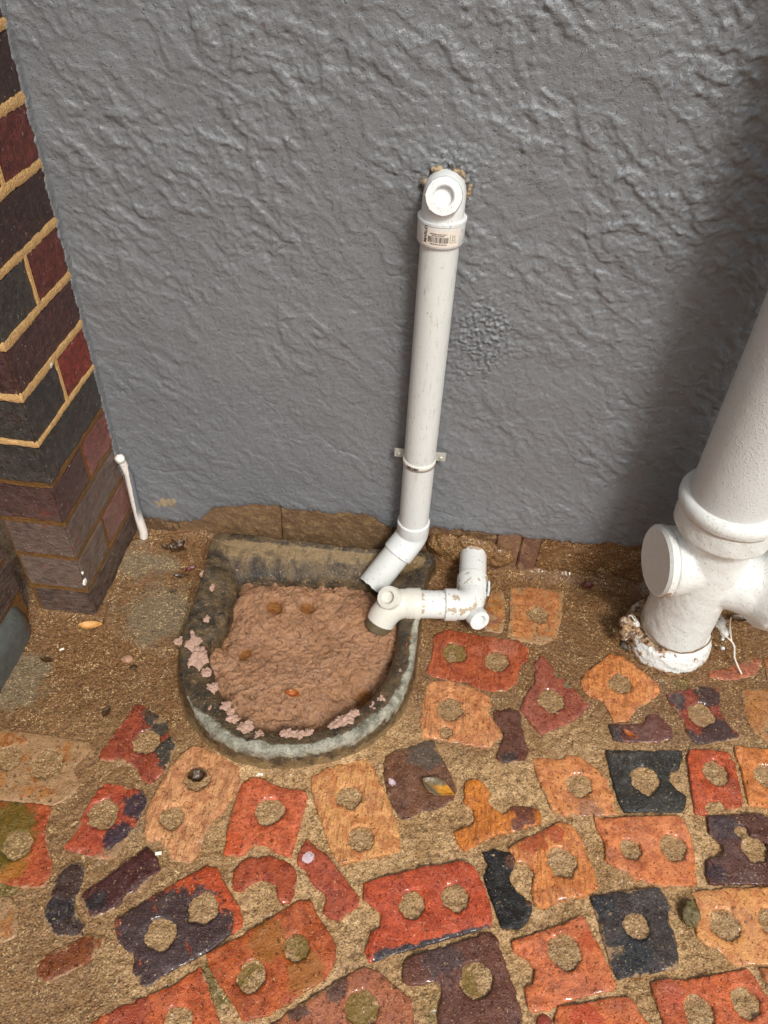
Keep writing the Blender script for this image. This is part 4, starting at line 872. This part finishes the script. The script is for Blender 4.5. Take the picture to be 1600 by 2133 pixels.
# pipe clip
zcl = Wl(868, 978, 1.008)[2]
clip = curved('clip', [(-1.9, 1.9, -.0065, .0065)], .0288, zcl, M_cream, wp)
sm = clip.modifiers.new('s', 'SOLIDIFY'); sm.thickness = .0012
curved('print', [(-.75+.055*k, -.75+.055*k+rb.choice([.02, .035, .045]), -.003, .003) for k in range(14)], .0296, zcl, M_ink, clip)
for s_ in (-1, 1):
    bm = bmesh.new(); box(bm, (ux+s_*.0285-.0, YW-.012, zcl-.0085), (ux+s_*.0300, YW-.006, zcl+.0085)) if False else box(bm, (min(ux+s_*.026, ux+s_*.045), YW-.024, zcl-.009), (max(ux+s_*.026, ux+s_*.045), YW-.0220, zcl+.009), .0005)
    box(bm, (min(ux+s_*.0268, ux+s_*.028), uy+.002, zcl-.0065), (max(ux+s_*.0268, ux+s_*.028), YW-.0235, zcl+.0065)); e = part('clip_ear', bm, M_steel, clip)
    bm = bmesh.new(); lathe(bm, [(.0034, 0), (.0034, .0012), (.0026, .0022), (.001, .0024), (.0008, .0012), (0, .0012)], (ux+s_*.037, YW-.0241, zcl-.002), (0, -1, 0), 18); part('screw', bm, M_steel, clip)

# ------------------------------------------------------------------ lower waste pipe: out of the wall, elbow, along, elbow, down into the gully
lz = .052; lr = .0262
lp = empty('waste_pipe', (.03, .92, .02), 'short white chipped waste pipe with two elbows low over the gully rim', 'pipe')
A = Vector((.103, 1.066, lz+.003)); Bc = Vector((.104, .930, lz)); Cc = Vector((-.036, .912, lz+.002))
bm = bmesh.new(); tube(bm, [tuple(A.lerp(Bc, t)) for t in np.linspace(0, .62, 8)], lr, 44); part('pipe', bm, M_pvc2, lp)
db = (Cc-Bc).normalized(); da = (A-Bc).normalized()
bm = bmesh.new(); tube(bm, [tuple(Bc+da*t) for t in (.066, .064, .036)]+arc(tuple(Bc+da*.030), tuple(Bc), tuple(Bc+db*.024), 10)+[tuple(Bc+db*.027), tuple(Bc+db*.029), tuple(Bc+db*.05), tuple(Bc+db*.052)], [.028, .0295, .0295]+[.0278]*11+[.0278, .0300, .0300, .028], 48); part('elbow', bm, M_pvc2, lp, 30)
bm = bmesh.new(); tube(bm, [tuple(Bc+db*t) for t in (.03, .06, .09, .12)], lr, 44); part('pipe', bm, M_pvc2, lp)
dd_ = Vector((-.34, -.42, -.80)).normalized()
bm = bmesh.new(); tube(bm, [tuple(Cc-db*t) for t in (.046, .044, .022)]+arc(tuple(Cc-db*.018), tuple(Cc+db*.006), tuple(Cc+db*.010+dd_*.028), 10)+[tuple(Cc+db*.010+dd_*.040)], [.028, .0297, .0297]+[.0278]*11+[.0272], 48); part('elbow', bm, M_cream, lp, 30)
e0 = Cc+db*.010
bm = bmesh.new(); tube(bm, [tuple(e0+dd_*t) for t in (.036, .045, .056)], .0255, 40, wall=.0026, cap1=False); part('outlet_pipe', bm, M_inner, lp)
capfit(Vector(Bc)+Vector((.014, -.028, -.004)), Vector((.42, -.86, .28)), .0195, M_fit, lp)
capfit(Cc+Vector((-.012, -.010, .026)), Vector((-.42, -.55, .80)), .0215, M_cream, lp)
bm = bmesh.new(); box(bm, tuple(Bc+Vector((.027, .022, .004))), tuple(Bc+Vector((.031, .045, .022))), .0008); part('elbow_lug', bm, M_fit, lp)

# ------------------------------------------------------------------ big soil pipe at the right
sx_, sy_ = .478, .942
sp = empty('soil_pipe', (sx_, sy_, 0), 'thick white painted cast iron soil pipe with round access cap at the right', 'pipe')
bm = bmesh.new(); tube(bm, [(.470, .937, .30), (.466, .936, .6), (.452, .935, 1.4), (.44, .934, 2.9)], .0635, 72); part('pipe', bm, M_big, sp)
bm = bmesh.new()
lathe(bm, [(0, -.02), (.061, -.02), (.061, .06), (.060, .12), (.060, .28), (.067, .296), (.0775, .305), (.0785, .345), (.0785, .352), (0, .352)], (sx_, sy_, 0), (.0, 0, 1), 64)
lathe(bm, [(0, -.03), (.056, -.03), (.056, .040), (.060, .058), (.060, .0705), (0, .0705)], (sx_, sy_, .222), (-.985, -.17, .0), 56)       # boss behind the access cap
lathe(bm, [(0, -.02), (.050, -.02), (.052, .06), (.056, .085), (.0725, .108), (.0745, .16), (0, .16)], (sx_, sy_, .190), (.97, -.12, -.02), 56)       # side branch
me = remesh(bm, .003, 6); co = np.empty(len(me.vertices)*3, np.float32); me.vertices.foreach_get('co', co); co = co.reshape(-1, 3)
displace(me, lambda x, y, z: .0007*n3(x/.02, y/.02, z/.02, 2)+.0003*n3(x/.006, y/.006, z/.006, 5))
dc = (co[:, 0]-sx_)*-.985+(co[:, 1]-sy_)*-.17
attr(me, 'rust', np.exp(-((dc-.066)/.006)**2)*sst(.21, .17, co[:, 2])*.75+.35*np.exp(-((co[:, 2]-.285)/.006)**2)*.3)
link('junction', me, M_cast, sp)
bm = bmesh.new(); lathe(bm, [(0, .0715), (.061, .0715), (.0625, .075), (.0622, .083), (.057, .0875), (.03, .0865), (0, .0862)], (sx_, sy_, .222), (-.985, -.17, .0), 72)
me = bmesh_to(bm, 'cap'); co = np.array([v.co[:] for v in me.vertices]); attr(me, 'rust', .66*sst(.235, .195, co[:, 2])*(np.hypot((co[:, 1]-sy_+.015), co[:, 2]-.222) > .058)); cpp = link('access_cap', me, M_cast, sp); sharp(cpp, 35)
# rolled lip of the collar
bm = bmesh.new()
lathe(bm, [(.0630, .372), (.070, .373), (.0775, .369), (.0815, .362), (.0815, .354), (.079, .349), (.079, .345), (.062, .345)], (sx_-.003, sy_-.001, 0), (0, 0, 1), 80, lambda r, h_, t: r+.0012*float(perlin(math.cos(t)*2, math.sin(t)*2+h_*30, 6)))
me = bmesh_to(bm, 'collar'); attr(me, 'rust', np.zeros(len(me.vertices))); link('collar', me, M_cast, sp)
# lumpy joint at the ground
bm = bmesh.new()
lathe(bm, [(0, -.02), (.078, -.02), (.081, .004), (.080, .020), (.0755, .034), (.068, .042), (.060, .045), (0, .045)], (sx_-.005, sy_+.002, 0), (0, 0, 1), 64)
for (px, py, z, r) in [(1300,1296,.050,.012),(1314,1288,.054,.010),(1300,1322,.036,.011),(1318,1300,.05,.013),(1500,1296,.045,.012),(1510,1316,.036,.010),(1490,1285,.05,.010),(1505,1332,.026,.005),(1506,1350,.014,.0045)]:
    bmesh.ops.create_icosphere(bm, subdivisions=2, radius=r, matrix=Matrix.Translation(G(px, py, z)))
me = remesh(bm, .0022, 4); co = np.empty(len(me.vertices)*3, np.float32); me.vertices.foreach_get('co', co); co = co.reshape(-1, 3)
displace(me, lambda x, y, z: .0016*n3(x/.02, y/.02, z/.012, 2)+.0009*n3(x/.005, y/.005, z/.004, 5))
attr(me, 'rust', .36+.24*sst(.43, .39, co[:, 0])+.6*sst(.012, .0, co[:, 2])+.35*np.exp(-((co[:, 2]-.046)/.006)**2)*sst(.50,.44,co[:, 0])); link('joint', me, M_cast, sp)
# fixing wires
def wire(name, px, m, r, label, gr=None, sd=0, mm=3):
    P_ = [Vector(G(a, b, c)) for a, b, c in px]; pts = []
    for i in range(len(P_)-1):
        q0, q1, q2, q3 = P_[max(i-1, 0)], P_[i], P_[i+1], P_[min(i+2, len(P_)-1)]
        for t in [k/mm for k in range(mm)]: pts.append(.5*((2*q1)+(q2-q0)*t+(2*q0-5*q1+4*q2-q3)*t*t+(-q0+3*q1-3*q2+q3)*t**3))
    pts.append(P_[-1]); rad = [r*(1+.25*float(perlin(k*.9, 0, sd))) for k in range(len(pts))]
    bm = bmesh.new(); tube(bm, [tuple(p) for p in pts], rad, 10); o = part(name, bm, m); return tag(o, label, 'wire')
rw = bmesh.new(); pts = []
for k in range(60):
    t = math.pi*(.93+1.12*k/59); rr = .0645+.0015*float(perlin(k*.3, 1, 2)); pts.append((sx_+rr*math.cos(t), sy_+rr*math.sin(t), .066-.018*math.sin((t-math.pi)*.95)+.0012*float(perlin(k*.25, 0, 3))))
tube(rw, pts, .0013, 8); o = part('wire', rw, M_wirer); tag(o, 'thin rusty wire looped round the foot of the thick white pipe', 'wire')
wire('wire', [(1493,1292,.06),(1504,1312,.055),(1512,1325,.045),(1524,1336,.03),(1530,1348,.022),(1530,1368,.016),(1536,1385,.012),(1545,1404,.004)], M_wirew, .0016, 'white painted wire end trailing from the thick pipe onto the paving', sd=1)
wire('wire', [(1523,1286,.07),(1521,1300,.058),(1522,1318,.045),(1524,1336,.03)], M_wirew, .0014, 'short upright white wire stub crossing the trailing wire', sd=4)

# ------------------------------------------------------------------ little white tube in the corner
t0 = Vector((-.578, 1.057, .205)); bm = bmesh.new()
ctp = [tuple(t0), (-.572, 1.059, .17), (-.571, 1.056, .11), (-.569, 1.052, .06), (-.564, 1.048, .03), G(300, 1123, .004)]
tube(bm, ctp, [.0072, .0078, .0082, .0082, .0084, .0084], 24); 
s = NT('spattered_white_plastic'); c = s.mix(s.noise(30), lin((222, 212, 204)), lin((230, 224, 214)))
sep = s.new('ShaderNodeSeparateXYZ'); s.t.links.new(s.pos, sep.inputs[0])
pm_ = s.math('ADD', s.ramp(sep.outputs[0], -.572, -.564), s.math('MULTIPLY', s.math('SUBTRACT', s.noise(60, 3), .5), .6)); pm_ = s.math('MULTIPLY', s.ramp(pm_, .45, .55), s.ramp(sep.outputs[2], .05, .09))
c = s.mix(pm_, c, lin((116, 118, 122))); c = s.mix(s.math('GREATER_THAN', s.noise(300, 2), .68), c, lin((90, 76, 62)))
M_tube = s.out(c, .4, .5)
tb = empty('conduit_stub', G(300, 1123, 0), 'thin white plastic tube stub standing in the corner between pier and grey wall', 'tube')
part('tube', bm, M_tube, tb, 50)
lump('stopper', (t0.x+.000, t0.y-.003, t0.z+.006), (.0095, .009, .009), M_chip, tb, 3, 3, .15)

# ------------------------------------------------------------------ leaves, chips and a stone
def leaf(px, py, z, L, wd, rot, m, label, curl=.25, ragged=.0, tilt=(0, 0), cat='leaf'):
    n, k = 14, 7; bm = bmesh.new(); g_ = []
    for i in range(n+1):
        t = i/n; w = wd*.5*(abs(math.sin(math.pi*t**.85))**1.05)*(1+ragged*float(perlin(t*7, 0, px % 9))); row = []
        for j in range(k+1):
            s_ = j/k*2-1; edge = 1+ragged*.4*float(perlin(t*11, s_*2, px % 7))
            zz_ = curl*wd*(s_*s_)*.7+curl*L*.35*(t-.5)**2*2+.0008*float(perlin(t*8, s_*4, 3))+(-.0006 if j in (k//2, k//2+1) else 0)
            row.append(bm.verts.new(((t-.5)*L, s_*w*edge, zz_)))
        g_.append(row)
    for i in range(n):
        for j in range(k): bm.faces.new((g_[i][j], g_[i+1][j], g_[i+1][j+1], g_[i][j+1]))
    bmesh.ops.remove_doubles(bm, verts=bm.verts, dist=1e-5)
    o = part(name := 'leaf', bm, m); c = G(px, py, z); o.location = c; o.rotation_euler = (tilt[0], tilt[1], rot)
    so = o.modifiers.new('s', 'SOLIDIFY'); so.thickness = .0004; return tag(o, label, cat)
leaf(190, 1306, .006, .042, .019, .25, M_leaft, 'curled tan leaf on the sand at the foot of the brick pier', .5, .2)
leaf(372, 1142, .012, .036, .03, 1.0, M_leafd, 'crumpled blackish wet leaf behind the gully, near the white tube', .45, .8)
leaf(352, 1143, .010, .034, .012, -.2, M_leafd, 'narrow dark leaf shred left of the crumpled blackish leaf', .4, .8)
leaf(398, 1186, .012, .024, .014, .7, M_leafm, 'small maroon leaf beside the straight left edge of the gully', .4, .5)
leaf(378, 1200, .009, .032, .013, .2, M_leafd, 'flat brown leaf overlapping the small maroon leaf by the gully', .3, .4)
leaf(912, 1642, .006, .056, .028, -.35, M_leafy, 'grey and yellow leaf lying on the brown brick', .22, .15)
leaf(412, 1622, .005, .030, .022, .3, M_leafd, 'glossy brown leaf rolled up in the hole of the peach brick', .6, .6)
leaf(1540, 1290, .008, .040, .022, .15, M_leafd, 'dark leaf lying behind the white wires under the pipe branch', .35, .2)
leaf(1224, 1222, .008, .024, .018, .3, M_leafm, 'dark red leaf on the sand between the two pipes', .4, .4)
leaf(610, 1448, .020, .026, .015, -.1, M_amber, 'wet amber leaf scrap on the pulp in the gully', .6, .4)
leaf(1311, 1531, .006, .026, .009, -.5, M_amber, 'small amber seed pod on the flat purple brick', .6, .1, cat='seed pod')
leaf(97, 1375, .004, .026, .012, -.2, M_leafd, 'small dull leaf flat on the sand left of the gully', .15, .2)
leaf(361, 1232, .010, .014, .010, .5, M_leafd, 'tiny dark leaf scrap on the raised grey mortar left of the gully', .3, .4)
leaf(222, 1483, .004, .022, .014, 1.4, M_leafd, 'dark oval leaf above the red and black brick', .15, .2)
st = lump('stone', G(1437, 1903, .004), (.013, .018, .009), M_stone, None, 5, 4, .3); tag(st, 'dark mossy stone wedged beside the yellow brick at the right', 'stone')
for px, py, r, rot, lab in [(330,1778,.0035,.3,'white paint chip on the mortar under the peach brick'),(129,1353,.0030,.8,'white paint chip on the sand near the left piers')]:
    bm = bmesh.new(); box(bm, (-r*1.3, -r*.7, 0), (r*1.3, r*.7, .0012), .0003); o = part('paint_chip', bm, M_chip); o.location = G(px, py, .002); o.rotation_euler = (.1, .1, rot); tag(o, lab, 'paint chip')
for k, (px, py, r, lab) in enumerate([(265,1372,.008,'pinkish pebble half sunk in the sand left of the gully'),(1310,1345,.012,'grey angular stone against the foot of the thick pipe'),(278,1390,.005,'dark pebble below the pinkish pebble left of the gully')]):
    o = lump('stone', G(px, py, .002), (r*1.2, r, r*.6), (mat_plain('pebble', (150,112,84), (180,140,110)), mat_plain('grey_stone', (70,66,60), (110,102,92)), M_leafd)[k], None, k+9, 3, .3); tag(o, lab, 'stone')
# loose grit on the mortar
bm = bmesh.new(); rg_ = random.Random(11)
for k in range(1100):
    x = rg_.uniform(-.62, .9); y = rg_.uniform(.2, 1.06)
    i, j = int((y-y0)/.0022), int((x-x0)/.0022)
    zz_ = h[min(i, h.shape[0]-1), min(j, h.shape[1]-1)]
    if zz_ < -.02: continue
    r = rg_.choice([.0005, .0006, .0008, .0012]) ; c = Vector((x, y, zz_+r*.3))
    vs = [bm.verts.new(c+Vector(d_)*r*rg_.uniform(.7, 1.3)) for d_ in ((1, 0, 0), (-1, 0, 0), (0, 1, 0), (0, -1, 0), (0, 0, 1), (0, 0, -1))]
    for f in ((0, 2, 4), (2, 1, 4), (1, 3, 4), (3, 0, 4), (2, 0, 5), (1, 2, 5), (3, 1, 5), (0, 3, 5)): bm.faces.new([vs[q_] for q_ in f])
o = part('grit', bm, mat_plain('grit', (96,66,38), (190,156,108), 300, .4, .0005), None, 60); tag(o, 'loose sand grains scattered over the mortar and paving', 'grit', 'stuff')
